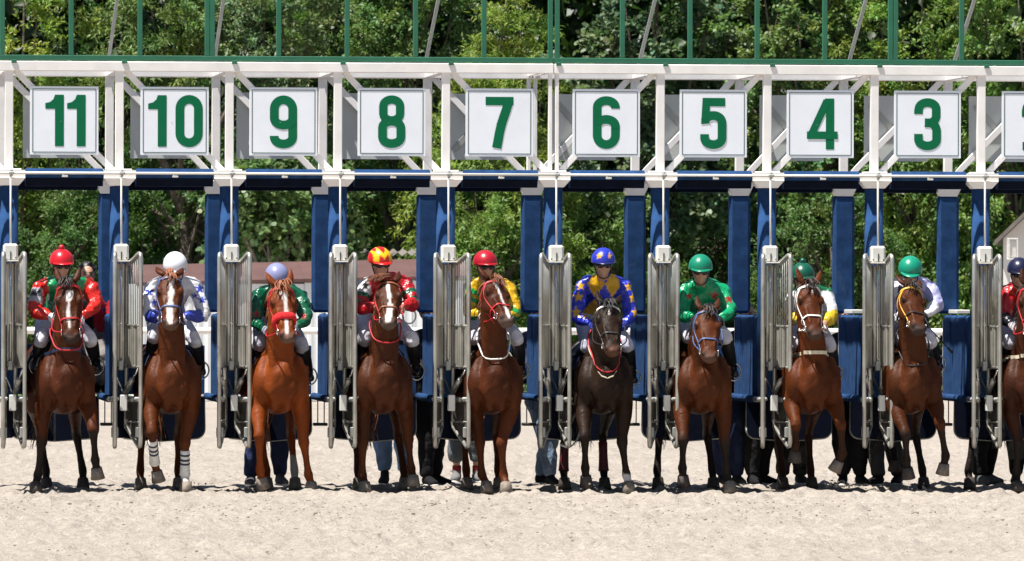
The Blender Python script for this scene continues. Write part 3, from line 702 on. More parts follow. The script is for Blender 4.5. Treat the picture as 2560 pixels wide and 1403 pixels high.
# lamp pole with a cream box beside the house
a = P(2531, 700, 54.5); lp = empty('lamp_pole', (a[0], 54.5, 0)); O = np.array(lp.location); tag(lp, 'white pole with a boxed cream lamp before the white house', 'lamp pole')
g = G(); tube(g, [(a[0], 54.5, 0), (a[0], 54.5, 2.45)], 0.03, n=10); obj('pole', g, MT['white'], lp, off=O)
g = G(); z0, z1 = P(2531, 648, 54.5)[2], P(2531, 597, 54.5)[2]
for sx in (-1, 1):
    for sy in (-1, 1): box(g, (a[0]+sx*0.075, 54.5+sy*0.075, (z0+z1)/2), (0.018, 0.018, z1-z0), 0.002)
for z in (z0, z1): box(g, (a[0], 54.5, z), (0.17, 0.17, 0.02), 0.003)
obj('lamp_cage', g, MT['white'], lp, off=O)
g = G(); box(g, (a[0], 54.5, (z0+z1)/2), (0.12, 0.12, (z1-z0)*0.8), 0.01); obj('lamp_body', g, MT['cover'], lp, off=O)
# running rail beyond the gate
YA = 47.0
ra_ = empty('running_rail', (P(1280, 830, YA)[0], YA, 0)); O = np.array(ra_.location); tag(ra_, 'white tubular running rail along the far edge of the track', 'rail')
z = 1.25; xa, xb = P(-500, 830, YA)[0], P(3100, 830, YA)[0]
nseg = 9
for k in range(nseg):
    x0 = xa+(xb-xa)*k/nseg; x1 = xa+(xb-xa)*(k+1)/nseg
    obj('rail', tube(G(), [(x0+0.002, YA, z), (x1-0.002, YA, z)], 0.055, n=12), MT['white'], ra_, off=O, smooth=True)
for k in range(nseg+1):
    x = P(-113+k*351, 830, YA)[0]
    obj('post', tube(G(), [(x+0.02, YA, z-0.02), (x, YA-0.02, z-0.12), (x-0.02, YA+0.10, z-0.3), (x, YA+0.16, 0.0)], 0.03, n=8, k=3), MT['white'], ra_, off=O, smooth=True)

# ------------------------------------------------------------------ trees
def leaf_material(name):
    m, t, b = new_mat(name); N, L = t.nodes, t.links
    a = N.new('ShaderNodeAttribute'); a.attribute_name = 'Col'
    L.new(a.outputs['Color'], b.inputs['Base Color']); b.inputs['Roughness'].default_value = 0.42; b.inputs['Specular IOR Level'].default_value = 0.3
    tr = N.new('ShaderNodeBsdfTranslucent'); mu = N.new('ShaderNodeVectorMath'); mu.operation = 'MULTIPLY'; mu.inputs[1].default_value = (1.1, 1.3, 0.6)
    L.new(a.outputs['Color'], mu.inputs[0]); L.new(mu.outputs[0], tr.inputs['Color'])
    mx = N.new('ShaderNodeMixShader'); mx.inputs[0].default_value = 0.33; o = N['Material Output']
    L.new(b.outputs[0], mx.inputs[1]); L.new(tr.outputs[0], mx.inputs[2]); L.new(mx.outputs[0], o.inputs['Surface'])
    return m
MT['leaf'] = leaf_material('tree_leaf')
MT['bark'] = mat('bark', (0.115, 0.09, 0.068), 0.95, noise=(9, 0.35), bump=(14, 0.9, 0.05))
def unit(a): return a/(np.linalg.norm(a, axis=-1, keepdims=True)+1e-9)
def leaves(pos, d, nrm, ln, wd, col, rnd):
    """pos N x 3 stalk ends, d direction, nrm face normal; folded pointed leaves (or rounder ones)"""
    n = len(pos); s = unit(np.cross(d, nrm)); nn = unit(np.cross(s, d)); ln = ln[:, None]; wd = wd[:, None]
    if rnd:
        P0 = [pos, pos+d*ln*.25-s*wd*.48, pos+d*ln*.7-s*wd*.42, pos+d*ln-nn*ln*.12, pos+d*ln*.7+s*wd*.42, pos+d*ln*.25+s*wd*.48]; k = 6
    else:
        P0 = [pos, pos+d*ln*.42-s*wd*.5+nn*wd*.16, pos+d*ln-nn*ln*.10, pos+d*ln*.42+s*wd*.5+nn*wd*.16]; k = 4
    V = np.stack(P0, 1).reshape(-1, 3); base = (np.arange(n)*k)[:, None]
    if rnd: F = base+np.arange(6)[None]
    else: F = np.concatenate([base+np.array([[0, 1, 2]]), base+np.array([[0, 2, 3]])], 1).reshape(-1, 3)
    return V, F, np.repeat(col, k, 0)
def fast_mesh(name, V, F, C):
    me = bpy.data.meshes.new(name); k = F.shape[1]
    me.vertices.add(len(V)); me.vertices.foreach_set('co', V.astype(np.float32).ravel())
    me.loops.add(F.size); me.loops.foreach_set('vertex_index', F.ravel().astype(np.int32))
    me.polygons.add(len(F)); me.polygons.foreach_set('loop_start', np.arange(0, F.size, k, dtype=np.int32)); me.polygons.foreach_set('loop_total', np.full(len(F), k, np.int32))
    me.update(calc_edges=True); setcol(me, C); return me
def tree(label, px, Y, trunk_h, lobes, col, leaf=(0.095, 0.036), rnd=False, clumps=120, twigs=10, per=15, spray=0.42, seed=1, droop=0.25, group='trees behind the track', trunk_r=0.16, fork=4, colvar=0.2):
    """lobes: list of (dx, dy, z, rx, ry, rz) crown volumes around the trunk foot"""
    rg = np.random.default_rng(seed); Y = Y+11; lobes = [tuple(1.08*q for q in l) for l in lobes]; leaf = (leaf[0]*1.0, leaf[1]*1.02); x = P(px, 700, Y)[0]
    root = empty('leafy_tree', (x, Y, 0)); tag(root, label, 'tree', group)
    clumps = int(clumps*1.4); col = np.asarray(col)*np.array([1.34, 1.46, 1.30]); vol = np.array([l[3]*l[5]+l[3]*l[4] for l in lobes]); cnt = np.maximum(4, (clumps*vol/vol.sum()).astype(int))
    C = []
    for l, c in zip(lobes, cnt):
        q = unit(rg.normal(size=(c, 3))); q[:, 1] = np.where(q[:, 1] > 0.45, -q[:, 1], q[:, 1])
        r = rg.uniform(0.45, 1.05, (c, 1))**0.6*(0.75+0.5*vnoise(q*2.1+seed, seed)[:, None])
        C.append(np.array(l[:3])+q*r*np.array(l[3:]))
    C = np.concatenate(C); C = C[C[:, 2] > 0.25]; nc = len(C)
    ctr = np.average([l[:3] for l in lobes], axis=0)
    outw = unit(C-ctr)
    shade = rg.uniform(0.75, 1.25, nc)
    td = unit(outw[:, None]*0.9+rg.normal(size=(nc, twigs, 3))*0.75+np.array([0, 0, 0.35]))
    tl = spray*rg.uniform(0.6, 1.35, (nc, twigs, 1))
    s = rg.uniform(0.15, 1.0, (nc, twigs, per, 1))
    pos = C[:, None, None]+td[:, :, None]*tl[:, :, None]*s+rg.normal(size=(nc, twigs, per, 3))*0.035
    pos[..., 2] -= droop*(s[..., 0]*tl)**2*2.0
    ld = unit(td[:, :, None]*0.7+rg.normal(size=pos.shape)*0.75+np.array([0, -0.1, -droop]))
    ln_ = unit(rg.normal(size=pos.shape)*0.38+outw[:, None, None]*0.35+np.array([0, -0.25, 0.70]))
    n = nc*twigs*per; pos = pos.reshape(-1, 3); ld = ld.reshape(-1, 3); ln_ = ln_.reshape(-1, 3)
    tint = np.repeat(shade, twigs*per)[:, None]*rg.uniform(1-colvar, 1+colvar, (n, 1))
    hue = rg.normal(size=(n, 1))*0.10+np.repeat(rg.normal(size=nc)*0.10, twigs*per)[:, None]
    c = np.asarray(col)[None]*tint*np.concatenate([1+hue, np.ones((n, 1)), 1-hue*.5], 1)
    L = leaf[0]*rg.uniform(0.65, 1.3, n); W_ = leaf[1]*rg.uniform(0.7, 1.3, n)
    V, F, CC = leaves(pos, ld, ln_, L, W_, np.clip(c, 0.01, 0.5), rnd)
    link('crown', fast_mesh('crown', V, F, CC), MT['leaf'], root)
    g = G(); bend = rg.uniform(-0.3, 0.3)
    tube(g, [(0, 0, -0.1), (bend*.3, 0, trunk_h*.4), (bend, 0.1, trunk_h)], [trunk_r, trunk_r*.85, trunk_r*.6], n=10, k=4)
    for i in rg.choice(nc, min(nc, 6+fork*4), replace=False):
        e = C[i]; b0 = arr(bend, 0.1, trunk_h*rg.uniform(.55, 1)); mid = (b0+e)/2+rg.normal(size=3)*0.18+arr(0, 0, .1)
        r_ = rg.uniform(.018, .045); tube(g, [b0, mid, e], [r_*1.6, r_, r_*.35], n=6, k=4)
    for i in range(fork):
        a_ = rg.uniform(0, 6.28); e = arr(bend+math.cos(a_)*.9, .1+math.sin(a_)*.6, trunk_h+rg.uniform(.9, 2.0)); b0 = arr(bend, 0.1, trunk_h*.97)
        tube(g, [b0, (b0+e)/2+arr(0, 0, .2), e], [trunk_r*.5, trunk_r*.36, trunk_r*.2], n=8, k=4)
    obj('trunk', g, MT['bark'], root, smooth=True)
    return root
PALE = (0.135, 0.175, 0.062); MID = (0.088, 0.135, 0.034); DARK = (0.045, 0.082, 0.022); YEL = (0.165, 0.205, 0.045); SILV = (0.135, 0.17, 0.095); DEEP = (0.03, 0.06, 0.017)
tree('yellowish green tree at the left edge with drooping sprays', 40, 51, 2.6, [(0, 0, 5.6, 1.3, 1.0, 2.2), (-.5, .2, 2.6, 1.2, .9, 2.2), (.5, .1, 4.0, .8, .8, 1.2)], YEL, clumps=120, seed=21)
tree('dark tree rising behind board 11 with a bare lower trunk', 235, 54, 3.0, [(0, 0, 6.2, 1.3, 1.0, 2.0), (.2, 0, 3.6, 1.1, .9, 1.4), (-.3, 0, 1.6, 1.2, .8, 1.2)], DARK, leaf=(0.09, 0.04), clumps=110, seed=22)
tree('pale grey green willow like tree above board 10', 440, 52, 2.9, [(-.3, 0, 6.0, 1.1, .9, 1.7), (.1, 0, 4.1, 1.0, .8, .9)], PALE, leaf=(0.12, 0.03), clumps=95, seed=23, droop=0.5)
tree('shady tree with a visible brown trunk between stalls 10 and 9', 478, 50, 3.3, [(.0, .3, 3.6, 1.4, .7, .8), (-.9, .5, 2.4, .7, .7, 1.4), (1.2, .4, 3.0, .9, .8, 1.3)], DARK, leaf=(0.085, 0.04), clumps=85, seed=24, trunk_r=0.17, fork=5)
tree('pale silvery tree above board 9 with loose hanging clumps', 665, 52, 2.7, [(0, 0, 6.1, 1.1, .9, 1.6), (.3, 0, 4.3, .9, .8, .9), (-.2, 0, 2.6, .7, .7, .6)], SILV, leaf=(0.11, 0.042), clumps=105, seed=25, droop=0.45)
tree('round leaved bush like tree behind the lilac helmeted jockey', 700, 47.5, 1.6, [(0, 0, 3.2, 1.1, .7, .8), (.6, .2, 2.6, .8, .6, .5), (-.5, .1, 2.7, .7, .6, .5)], (0.10, 0.14, 0.06), leaf=(0.105, 0.09), rnd=True, clumps=60, seed=26)
tree('dark leafy tree standing between boards 9 and 8', 870, 55, 2.8, [(0, 0, 6.2, 1.4, 1.0, 2.0), (.1, 0, 3.6, 1.4, 1.0, 1.6), (0, 0, 1.6, 1.2, .8, 1.0)], MID, clumps=130, seed=27)
tree('feathery yellow green tree with a pointed top above board 7', 1290, 50, 2.3, [(-.1, 0, 5.9, .55, .5, 1.1), (-.2, 0, 4.9, 1.0, .7, 1.1), (-.5, 0, 3.5, 1.4, .8, 1.1), (-.6, .2, 2.1, 1.3, .8, 1.0)], YEL, leaf=(0.11, 0.026), clumps=150, seed=28, droop=0.4)
tree('bright green bushy tree behind the red helmeted jockey in stall 7', 1180, 49, 1.2, [(0, 0, 2.4, .9, .7, .8), (.9, .1, 2.0, .9, .7, .9), (.3, 0, 1.0, 1.2, .7, .7)], (0.115, 0.17, 0.045), leaf=(0.10, 0.034), clumps=80, seed=29)
tree('dark tree with pale round leaves above boards 6 and 5', 1600, 54, 3.0, [(0, 0, 6.1, 1.6, 1.0, 2.0), (-.6, 0, 4.0, 1.1, .9, 1.2), (.7, 0, 3.7, 1.1, .9, 1.2)], (0.095, 0.125, 0.075), leaf=(0.105, 0.09), rnd=True, clumps=105, seed=30, colvar=0.35)
tree('leafy green tree behind the blue and gold jockey', 1470, 50.5, 1.5, [(0, 0, 2.6, 1.1, .7, 1.0), (.8, .2, 1.5, 1.1, .7, .9), (-.5, 0, 1.2, .8, .6, .9)], (0.10, 0.15, 0.045), leaf=(0.10, 0.036), clumps=75, seed=31)
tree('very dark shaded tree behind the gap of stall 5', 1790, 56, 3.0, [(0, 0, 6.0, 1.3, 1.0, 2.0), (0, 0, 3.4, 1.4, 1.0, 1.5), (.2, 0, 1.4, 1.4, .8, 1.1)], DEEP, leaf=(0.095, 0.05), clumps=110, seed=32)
tree('green tree with many bare twigs above board 4', 1990, 52, 2.8, [(0, 0, 6.0, 1.3, .9, 1.9), (.3, 0, 3.9, 1.1, .9, 1.2)], (0.115, 0.155, 0.055), leaf=(0.09, 0.06), rnd=True, clumps=105, seed=33, fork=7)
tree('fine leaved green tree behind the gap of stall 4', 2060, 49.5, 1.6, [(0, 0, 2.4, 1.1, .7, 1.0), (.8, .2, 1.7, .8, .7, 1.0), (-.6, .1, 1.2, .9, .7, .9)], (0.075, 0.125, 0.04), leaf=(0.08, 0.034), clumps=90, seed=34)
tree('bright yellow green tree above board 3', 2290, 51, 2.8, [(0, 0, 6.0, 1.3, .9, 2.0), (.2, 0, 3.9, 1.2, .9, 1.2), (.1, 0, 2.4, .9, .8, .8)], (0.145, 0.195, 0.05), leaf=(0.10, 0.036), clumps=125, seed=35)
tree('bright green tree at the right edge beside the white house', 2520, 50, 2.6, [(0, 0, 5.8, 1.4, 1.0, 2.2), (-.3, 0, 3.6, 1.3, .9, 1.5), (-.3, 0, 1.7, 1.0, .8, 1.2)], (0.12, 0.175, 0.05), leaf=(0.10, 0.05), clumps=130, seed=36)
tree('mid green tree above board 8 with heavy shaded underside', 1040, 53, 2.8, [(0, 0, 6.0, 1.2, .9, 1.8), (.1, 0, 4.1, 1.1, .9, 1.0)], (0.095, 0.14, 0.05), leaf=(0.095, 0.05), clumps=105, seed=37)
tree('low dark tree behind the leftmost stall', 130, 49.5, 1.4, [(0, 0, 2.2, 1.1, .7, 1.1), (-.6, 0, 1.2, .9, .6, .9), (.8, .2, 2.9, .8, .6, .8)], (0.06, 0.10, 0.03), leaf=(0.085, 0.036), clumps=80, seed=38)
# the wood behind reads as one dark mass
def wood():
    rg = np.random.default_rng(5); n = 90000
    x0, x1 = P(-2600, 700, 75)[0], P(5200, 700, 75)[0]
    pos = np.column_stack([rg.uniform(x0, x1, n), rg.uniform(71, 80, n), rg.uniform(0, 1, n)*11])
    tp = 8.6+3.0*vnoise(np.column_stack([pos[:, 0]*.45, pos[:, 1]*.3]), 3)+1.5*vnoise(np.column_stack([pos[:, 0]*1.6, pos[:, 1]*.8]), 4); pos[:, 2] *= tp/11
    d = unit(rg.normal(size=(n, 3))); nn = unit(rg.normal(size=(n, 3))+np.array([0, -.3, .6]))
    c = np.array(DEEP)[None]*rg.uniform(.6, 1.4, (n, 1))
    V, F, C = leaves(pos, d, nn, rg.uniform(.32, .52, n), rg.uniform(.26, .40, n), c, False)
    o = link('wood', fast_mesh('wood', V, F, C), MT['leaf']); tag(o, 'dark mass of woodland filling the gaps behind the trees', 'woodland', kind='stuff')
wood()
# ------------------------------------------------------------------ horses
LH = 0.60
def lerp(a, b, t): return np.asarray(a)+(np.asarray(b)-np.asarray(a))*t
def ray_ring(bvh, c, nrm, n=36, R=0.9, off=0.006, a0=0, a1=360, sag=None, ref=None):
    """points where a plane round c meets the body, pushed out a little"""
    nrm = norm(nrm); u = np.asarray(ref if ref is not None else (1, 0, 0), float); u = norm(u-nrm*np.dot(u, nrm)); v = np.cross(nrm, u); o = []
    for k in range(n):
        a = math.radians(a0+(a1-a0)*k/(n if a1-a0 >= 360 else n-1)); d = u*math.cos(a)+v*math.sin(a)
        s = np.asarray(c)+d*R; h = bvh.ray_cast(Vector(s), Vector(-d), R)
        if h[0] is None: 
            if o: o.append(o[-1])
            continue
        o.append(np.array(h[0])+d*off)
    o = np.array(o)
    if a1-a0 >= 360 and len(o) > 5: o = (np.roll(o, 1, 0)+o*2+np.roll(o, -1, 0))/4
    return o
def strap_loop(g, pts, r=0.008, rb=None, closed=True):
    if len(pts) < 4: return g
    if closed: return ring(g, pts, r, 6, rb)
    return tube(g, pts, r, n=6)
def flat_strap(g, pts, width, th, updir, closed=True):
    """flat band lying along pts"""
    pts = np.asarray(pts); n = len(pts); V = []; ce = pts.mean(0)
    for i in range(n):
        o = pts[i]-ce; u = np.asarray(updir, float); t = pts[(i+1) % n]-pts[i-1]; nn = norm(np.cross(t, u)); nn = nn*np.sign(np.dot(nn, o)+1e-9)
        for (a, b) in ((-.5, 0), (.5, 0), (.5, 1), (-.5, 1)): V.append(pts[i]+norm(u)*width*a+nn*th*b)
    F = []
    for i in range(n if closed else n-1):
        a = 4*i; b = 4*((i+1) % n)
        for j in range(4): F.append((a+j, b+j, b+(j+1) % 4, a+(j+1) % 4))
    g.add(V, F); return g
CH = dict(base=(0.1680, 0.0372, 0.0068), leg=(0.1568, 0.0343, 0.0068), hair=(0.26, 0.085, 0.03), muz=(0.11, 0.07, 0.055), low=0.0)
BAY = dict(base=(0.0952, 0.0235, 0.0056), leg=(0.018, 0.012, 0.010), hair=(0.022, 0.014, 0.011), muz=(0.03, 0.022, 0.02), low=1.0)
LIV = dict(base=(0.0840, 0.0225, 0.0068), leg=(0.0784, 0.0216, 0.0068), hair=(0.17, 0.06, 0.028), muz=(0.10, 0.07, 0.06), low=0.0)
BLK = dict(base=(0.028, 0.0135, 0.0075), leg=(0.012, 0.009, 0.008), hair=(0.012, 0.010, 0.010), muz=(0.10, 0.045, 0.028), low=0.6)
HORSE = {}
def horse(h):
    rg = np.random.default_rng(h['stall']*17); Y0 = h.get('Y0', -0.3); psi = math.radians(h.get('yaw', 0))
    X0 = P(h['cx'], 985, Y0-0.2)[0]; cs, sn = math.cos(psi), math.sin(psi); dz = h.get('dz', 0.0)
    def W(x, y, z): return arr(X0+x*cs-y*sn, Y0+x*sn+y*cs, z)
    lat = arr(cs, sn, 0)
    g = G(); base = arr(X0, Y0+0.6, 0)
    # trunk
    st = [(1.62, 1.27, .07, .09), (1.52, 1.25, .20, .20), (1.32, 1.22, .265, .285), (1.05, 1.19, .275, .32), (.78, 1.15, .255, .315), (.45, 1.12, .275, .345), (.15, 1.11, .240, .345), (-.08, 1.095, .195, .300), (-.23, 1.07, .165, .225), (-.31, 1.05, .10, .14)]
    tube(g, [W(0, s[0], s[1]+dz*(1-s[0])) for s in st], [s[2] for s in st], [s[3] for s in st], side=lat, n=22, k=3, cap=0.4)
    tube(g, [W(0, .62, 1.38), W(0, .35, 1.47), W(0, .1, 1.44)], [.055, .06, .075], [.09, .11, .12], side=lat, n=12, k=3)      # withers
    for s in (-1, 1):
        ell(g, W(.078*s, -.262, 1.03+dz), (.078, .075, .115), n=12); ell(g, W(.175*s, -.14, 1.08+dz), (.075, .13, .15), n=12)      # breast, point of shoulder
        ell(g, W(.19*s, 1.22, 1.10), (.11, .24, .26), n=12)
    # head
    pp, mm = h['poll'], h['muz']
    Yp = Y0-h.get('py', 0.42)
    p0 = P(pp[0], pp[1]+6, Yp); 
    Ym = Yp-0.2
    for _ in range(5):
        q = P(mm[0], mm[1], Ym); d = q-p0; yy = LH**2-d[0]**2-d[2]**2; Ym = Yp-math.sqrt(max(yy, 0.09**2))
    a = norm(q-p0); hy = math.radians(h.get('hy', 0)); l = arr(math.cos(hy), math.sin(hy), math.tan(math.radians(h.get('tilt', 0)))); l = norm(l-a*np.dot(l, a)); nf = np.cross(a, l)
    L = h.get('L', LH)
    def H(t, x, o=0.0): return p0+a*t+l*x+nf*o
    T = [(-0.05, 0.0694, 0.1, -0.03), (0.02, 0.103, 0.165, -0.005), (0.1, 0.1254, 0.215, 0.0), (0.18, 0.1299, 0.245, 0), (0.26, 0.1142, 0.235, -0.004), (0.34, 0.0963, 0.19, -0.008), (0.42, 0.0818, 0.15, -0.008), (0.49, 0.0784, 0.13, -0.002), (0.55, 0.0818, 0.118, -0.006), (0.6, 0.0627, 0.085, -0.022)]
    tube(g, [H(t, 0, o-th/2) for t, w_, th, o in T], [q_[1] for q_ in T], [q_[2]/2 for q_ in T], side=l, n=18, k=3, cap=0.5)
    for s in (-1, 1):
        ell(g, H(.165, .105*s, -.035), (.05, .032, .022), np.array([a, l, nf]))                 # brow
        ell(g, H(.25, .086*s, -.15), (.095, .040, .07), np.array([a, l, nf]))                   # cheek
        ell(g, H(.545, .059*s, -.028), (.035, .024, .028), np.array([a, l, nf]))                # nostril wing
        tube(g, [H(.26, .075*s, -.03), H(.36, .063*s, -.018), H(.46, .051*s, -.01)], [.014, .012, .012], n=8)
    ell(g, H(.565, 0, -.105), (.04, .036, .028), np.array([a, l, nf])); ell(g, H(.585, 0, -.03), (.03, .05, .03), np.array([a, l, nf]))
    # neck
    ne = H(0.06, 0, -.12); nb = W(0, .22, 1.30); n1 = W(0, -.02, 1.40+dz); 
    n2 = lerp(n1, ne, .5)+arr(0, -.03, .03)
    tube(g, [nb, n1, lerp(n1, n2, .5), n2, lerp(n2, ne, .55), ne], [.13, .135, .13, .122, .110, .096], [.30, .27, .225, .185, .155, .125], side=lat, n=18, k=3)
    for s in (-1, 1): tube(g, [W(.06*s, -.26, 1.12+dz), lerp(W(.075*s, -.22, 1.3+dz), ne, .28)+lat*.03*s, lerp(n1, ne, .8)+lat*.05*s+arr(0, -.06, 0)], [.05, .045, .03], n=8, k=3)
    legs = []
    # front legs
    for s, key in ((-1, 'fa'), (1, 'fb')):
        sp = h[key]; top = W(.18*s, .0, 1.24+dz); elb = W(.188*s, .0, .97+dz); tube(g, [W(.15*s, -.06, 1.30+dz), W(.190*s, -.15, 1.12+dz), W(.188*s, -.13, .98+dz), W(.18*s, -.06, .84+dz)], [.075, .082, .078, .06], [.09, .10, .10, .075], side=lat, n=12, k=3)
        if sp[0] == 'p':
            hoof = P(sp[3], 1222, Y0+sp[4] if len(sp) > 4 else Y0); hz = sp[5] if len(sp) > 5 else 0.0
            co = arr(hoof[0], hoof[1]+.035, .088+hz); fet = arr(P(sp[2], 1190, hoof[1])[0], hoof[1]+.10, .185+hz); kn = arr(P(sp[1], 1105, hoof[1])[0], hoof[1]+.02, .50+dz+hz*.5)
            hd = arr(0, -.35, -.94)
        else:
            kn = P(sp[1][0], sp[1][1], Y0-.30); fet = P(sp[2][0], sp[2][1], Y0-.05); hc = P(sp[3][0], sp[3][1], Y0+.0)
            co = lerp(fet, hc, .55); hd = norm(hc-fet+arr(0, sp[4] if len(sp) > 4 else -.02, 0)); co = fet+hd*.10
        legs.append((s, kn, fet, co, hd, 0))
        fa = lerp(elb, kn, .45)+lat*.012*s
        tube(g, [top, elb, fa, lerp(elb, kn, .86), kn, lerp(kn, fet, .18), lerp(kn, fet, .55), lerp(kn, fet, .88), fet, lerp(fet, co, .5), co],
             [.11, .105, .084, .054, .060, .044, .032, .039, .050, .038, .050], [.15, .13, .088, .055, .052, .043, .037, .042, .047, .038, .048], side=lat, n=14, k=2, cap=0.3)
        ell(g, fet+arr(0, .03, .0), (.034, .034, .04), n=10)
        ell(g, lerp(elb, fa, .55)+arr(0, -.035, 0)+lat*.012*s, (.078, .08, .15), n=10); ell(g, W(.06*s, -.20, .90+dz), (.05, .07, .10), n=10)
    # hind legs
    for s, key in ((-1, 'ha'), (1, 'hb')):
        sp = h[key]; hip = W(.15*s, 1.28, 1.25); sti = W(.20*s, 1.02, .97)
        yy = sp[2] if len(sp) > 2 else 1.35
        hz = sp[1]; hoof = P(sp[0], 1222, Y0+yy); hk = arr(lerp(hoof, W(.17*s, 1.5, 0), .35)[0], hoof[1]+.17, .56+hz*.7)
        fet = arr(hoof[0], hoof[1]+.10, .185+hz); co = arr(hoof[0], hoof[1]+.03, .088+hz); hd = arr(0, -.35, -.94) if hz < .05 else norm(arr(0, .25, -.94))
        legs.append((s, hk, fet, co, hd, 1))
        tube(g, [hip, sti, lerp(sti, hk, .5)+arr(0, -.02, 0), lerp(sti, hk, .85), hk, lerp(hk, fet, .2), lerp(hk, fet, .6), fet, lerp(fet, co, .5), co],
             [.14, .12, .075, .048, .05, .042, .033, .045, .036, .046], [.22, .17, .10, .07, .068, .05, .04, .047, .038, .048], side=lat, n=14, k=2, cap=0.3)
    me = remesh(g, 0.0172, 2)
    # ears
    e = G()
    for s in (-1, 1):
        b = H(-.025, .062*s, -.035); ud = norm(-a*1.0+l*rg.uniform(.2, .6)*s+nf*h.get('ear', rg.uniform(-.35, .3))); sd = norm(np.cross(ud, nf))
        tube(e, [b, b+ud*.05+l*.012*s, b+ud*.11+l*.008*s, b+ud*.165], [.026, .036, .025, .004], [.022, .020, .013, .003], side=sd, n=10, k=3)
    nbody = len(me.vertices); me = join(me, e)
    # coat colours
    v = getv(me); k = h['coat']; C = np.tile(np.array(k['base']), (len(v), 1))
    nz = vnoise(v*3.1, h['stall']); C *= ((0.46 if h['stall'] != 9 else 0.60)+0.34*nz)[:, None]
    C = C*(1+0.25*np.clip((1.1-v[:, 2])/.4, 0, 1)*(1-k['low']))[:, None]
    rel = v-p0; ht, hl, hn = rel@a, rel@l, rel@nf
    ish = (ht > -.12) & (ht < .68) & (np.abs(hl) < .15) & (hn > -.27) & (hn < .09)
    isl = v[:, 2] < .62
    for s, kn, fet, co, hd, hind in legs:
        near = (np.abs(v[:, 0]-lerp(kn, fet, .5)[0]) < .16) & (np.abs(v[:, 1]-fet[1]) < .42) & isl
        if k['low']:
            t = np.clip((kn[2]+.10-v[:, 2])/.12, 0, 1)*near*k['low']; C = C*(1-t[:, None])+np.array(k['leg'])*t[:, None]
    for s, kn, fet, co, hd, hind in legs:
        hg = h.get('sock', {}).get(('fa', 'fb', 'ha', 'hb')[(0 if s < 0 else 1)+2*hind])
        if hg:
            near = (np.linalg.norm(v[:, :2]-lerp(fet, co, .5)[:2], axis=1) < .17); t = np.clip((co[2]+hg-v[:, 2]+.02*(vnoise(v*30, 3)-.5))/.015, 0, 1)*near
            C = C*(1-t[:, None])+np.array(h.get('sockcol', (.62, .57, .52)))*t[:, None]
    mz = np.clip((ht-.50)/.07, 0, 1)*ish; C = C*(1-mz[:, None]*.85)+np.array(k['muz'])*mz[:, None]*.85
    bz = h.get('blaze')
    if bz:
        t0, t1, w0, w1 = bz; wob = .010*(vnoise(np.column_stack([ht*14, hl*0]), h['stall'])-.5)
        u = np.clip((ht-t0)/(t1-t0), 0, 1); ww = w0+(w1-w0)*u+wob*2
        if len(h.get('star', ())) : ww = np.where(u < .3, ww+h['star'][0]*np.sin(np.clip(u/.3, 0, 1)*math.pi), ww)
        m_ = np.clip((ww-np.abs(hl+.012*np.sin(ht*9+h['stall'])))/.008, 0, 1)*(hn > -.065)*(ht > t0)*(ht < t1)*ish*np.clip((t1-ht)/.03, 0, 1)
        C = C*(1-m_[:, None])+np.array((.68, .63, .60))*m_[:, None]
    for s in (-1, 1):      # nostril openings and eye rims
        dn = np.linalg.norm((np.column_stack([ht, hl, hn])-np.array([.555, .065*s, -.022]))/np.array([.028, .024, .03]), axis=1); t = np.clip(1.15-dn, 0, 1)**.5*ish
        C = C*(1-t[:, None])+np.array((.012, .008, .007))*t[:, None]
        dn = np.linalg.norm((np.column_stack([ht, hl, hn])-np.array([.185, .118*s, -.045]))/np.array([.042, .04, .03]), axis=1); t = np.clip(1.2-dn, 0, 1)*ish*.85
        C = C*(1-t[:, None])+np.array((.015, .010, .008))*t[:, None]
    C[nbody:] *= .8
    setcol(me, np.clip(C, .004, .8))
    setv(me, v-base); root = link('horse', me, MT['coat'], None, base); tag(root, h['label'], 'horse', 'race horses leaving the gate')
    vi, tt = loops_of(me); bvh = BVHTree.FromPolygons(v.tolist(), [q.tolist() for q in np.split(vi, np.cumsum(tt)[:-1])])
    def sub(name, gg, m, smooth=True, parent=None): return obj(name, gg, m, parent or root, off=base, smooth=smooth)
    for s in (-1, 1): sub('eye', ell(G(), H(.182, .118*s, -.048), (.022, .014, .019), np.array([a, l, nf])), MT['eye'])
    for s, kn, fet, co, hd, hind in legs:
        gg = G(); tube(gg, [co-hd*.022, co+hd*.03, co+hd*.088], [.053, .060, .070], [.056, .066, .078], side=lat, n=14, cap=0.05); 
        if hd[1] < -.1:  # flat sole on the ground
            vv = gg.v[0]; zmin = max(co[2]-.088, 0.0)-.004; vv[:, 2] = np.where(vv[:, 2] < zmin+.025, zmin, vv[:, 2])
        sub('hoof', gg, MT['hoofdark' if (k['low'] > .5 and not (s > 0 and hind == 0)) else 'hoof'])
    # hair
    def hair(name, strands, seed):
        gg = G()
        for pts, r in strands: tube(gg, pts, [r, r*.9, r*.6, r*.15][:len(pts)], n=5, k=3)
        m_ = mesh_of(gg, name, True, base); c = np.tile(np.array(k['hair']), (len(m_.vertices), 1))*np.repeat(rg.uniform(.6, 1.5, len(m_.vertices)//1), 1)[:, None]
        setcol(m_, np.clip(c, .004, .5)); return link(name, m_, MT['hair'], root)
    S = []
    tw = h.get('toss', 0.0)
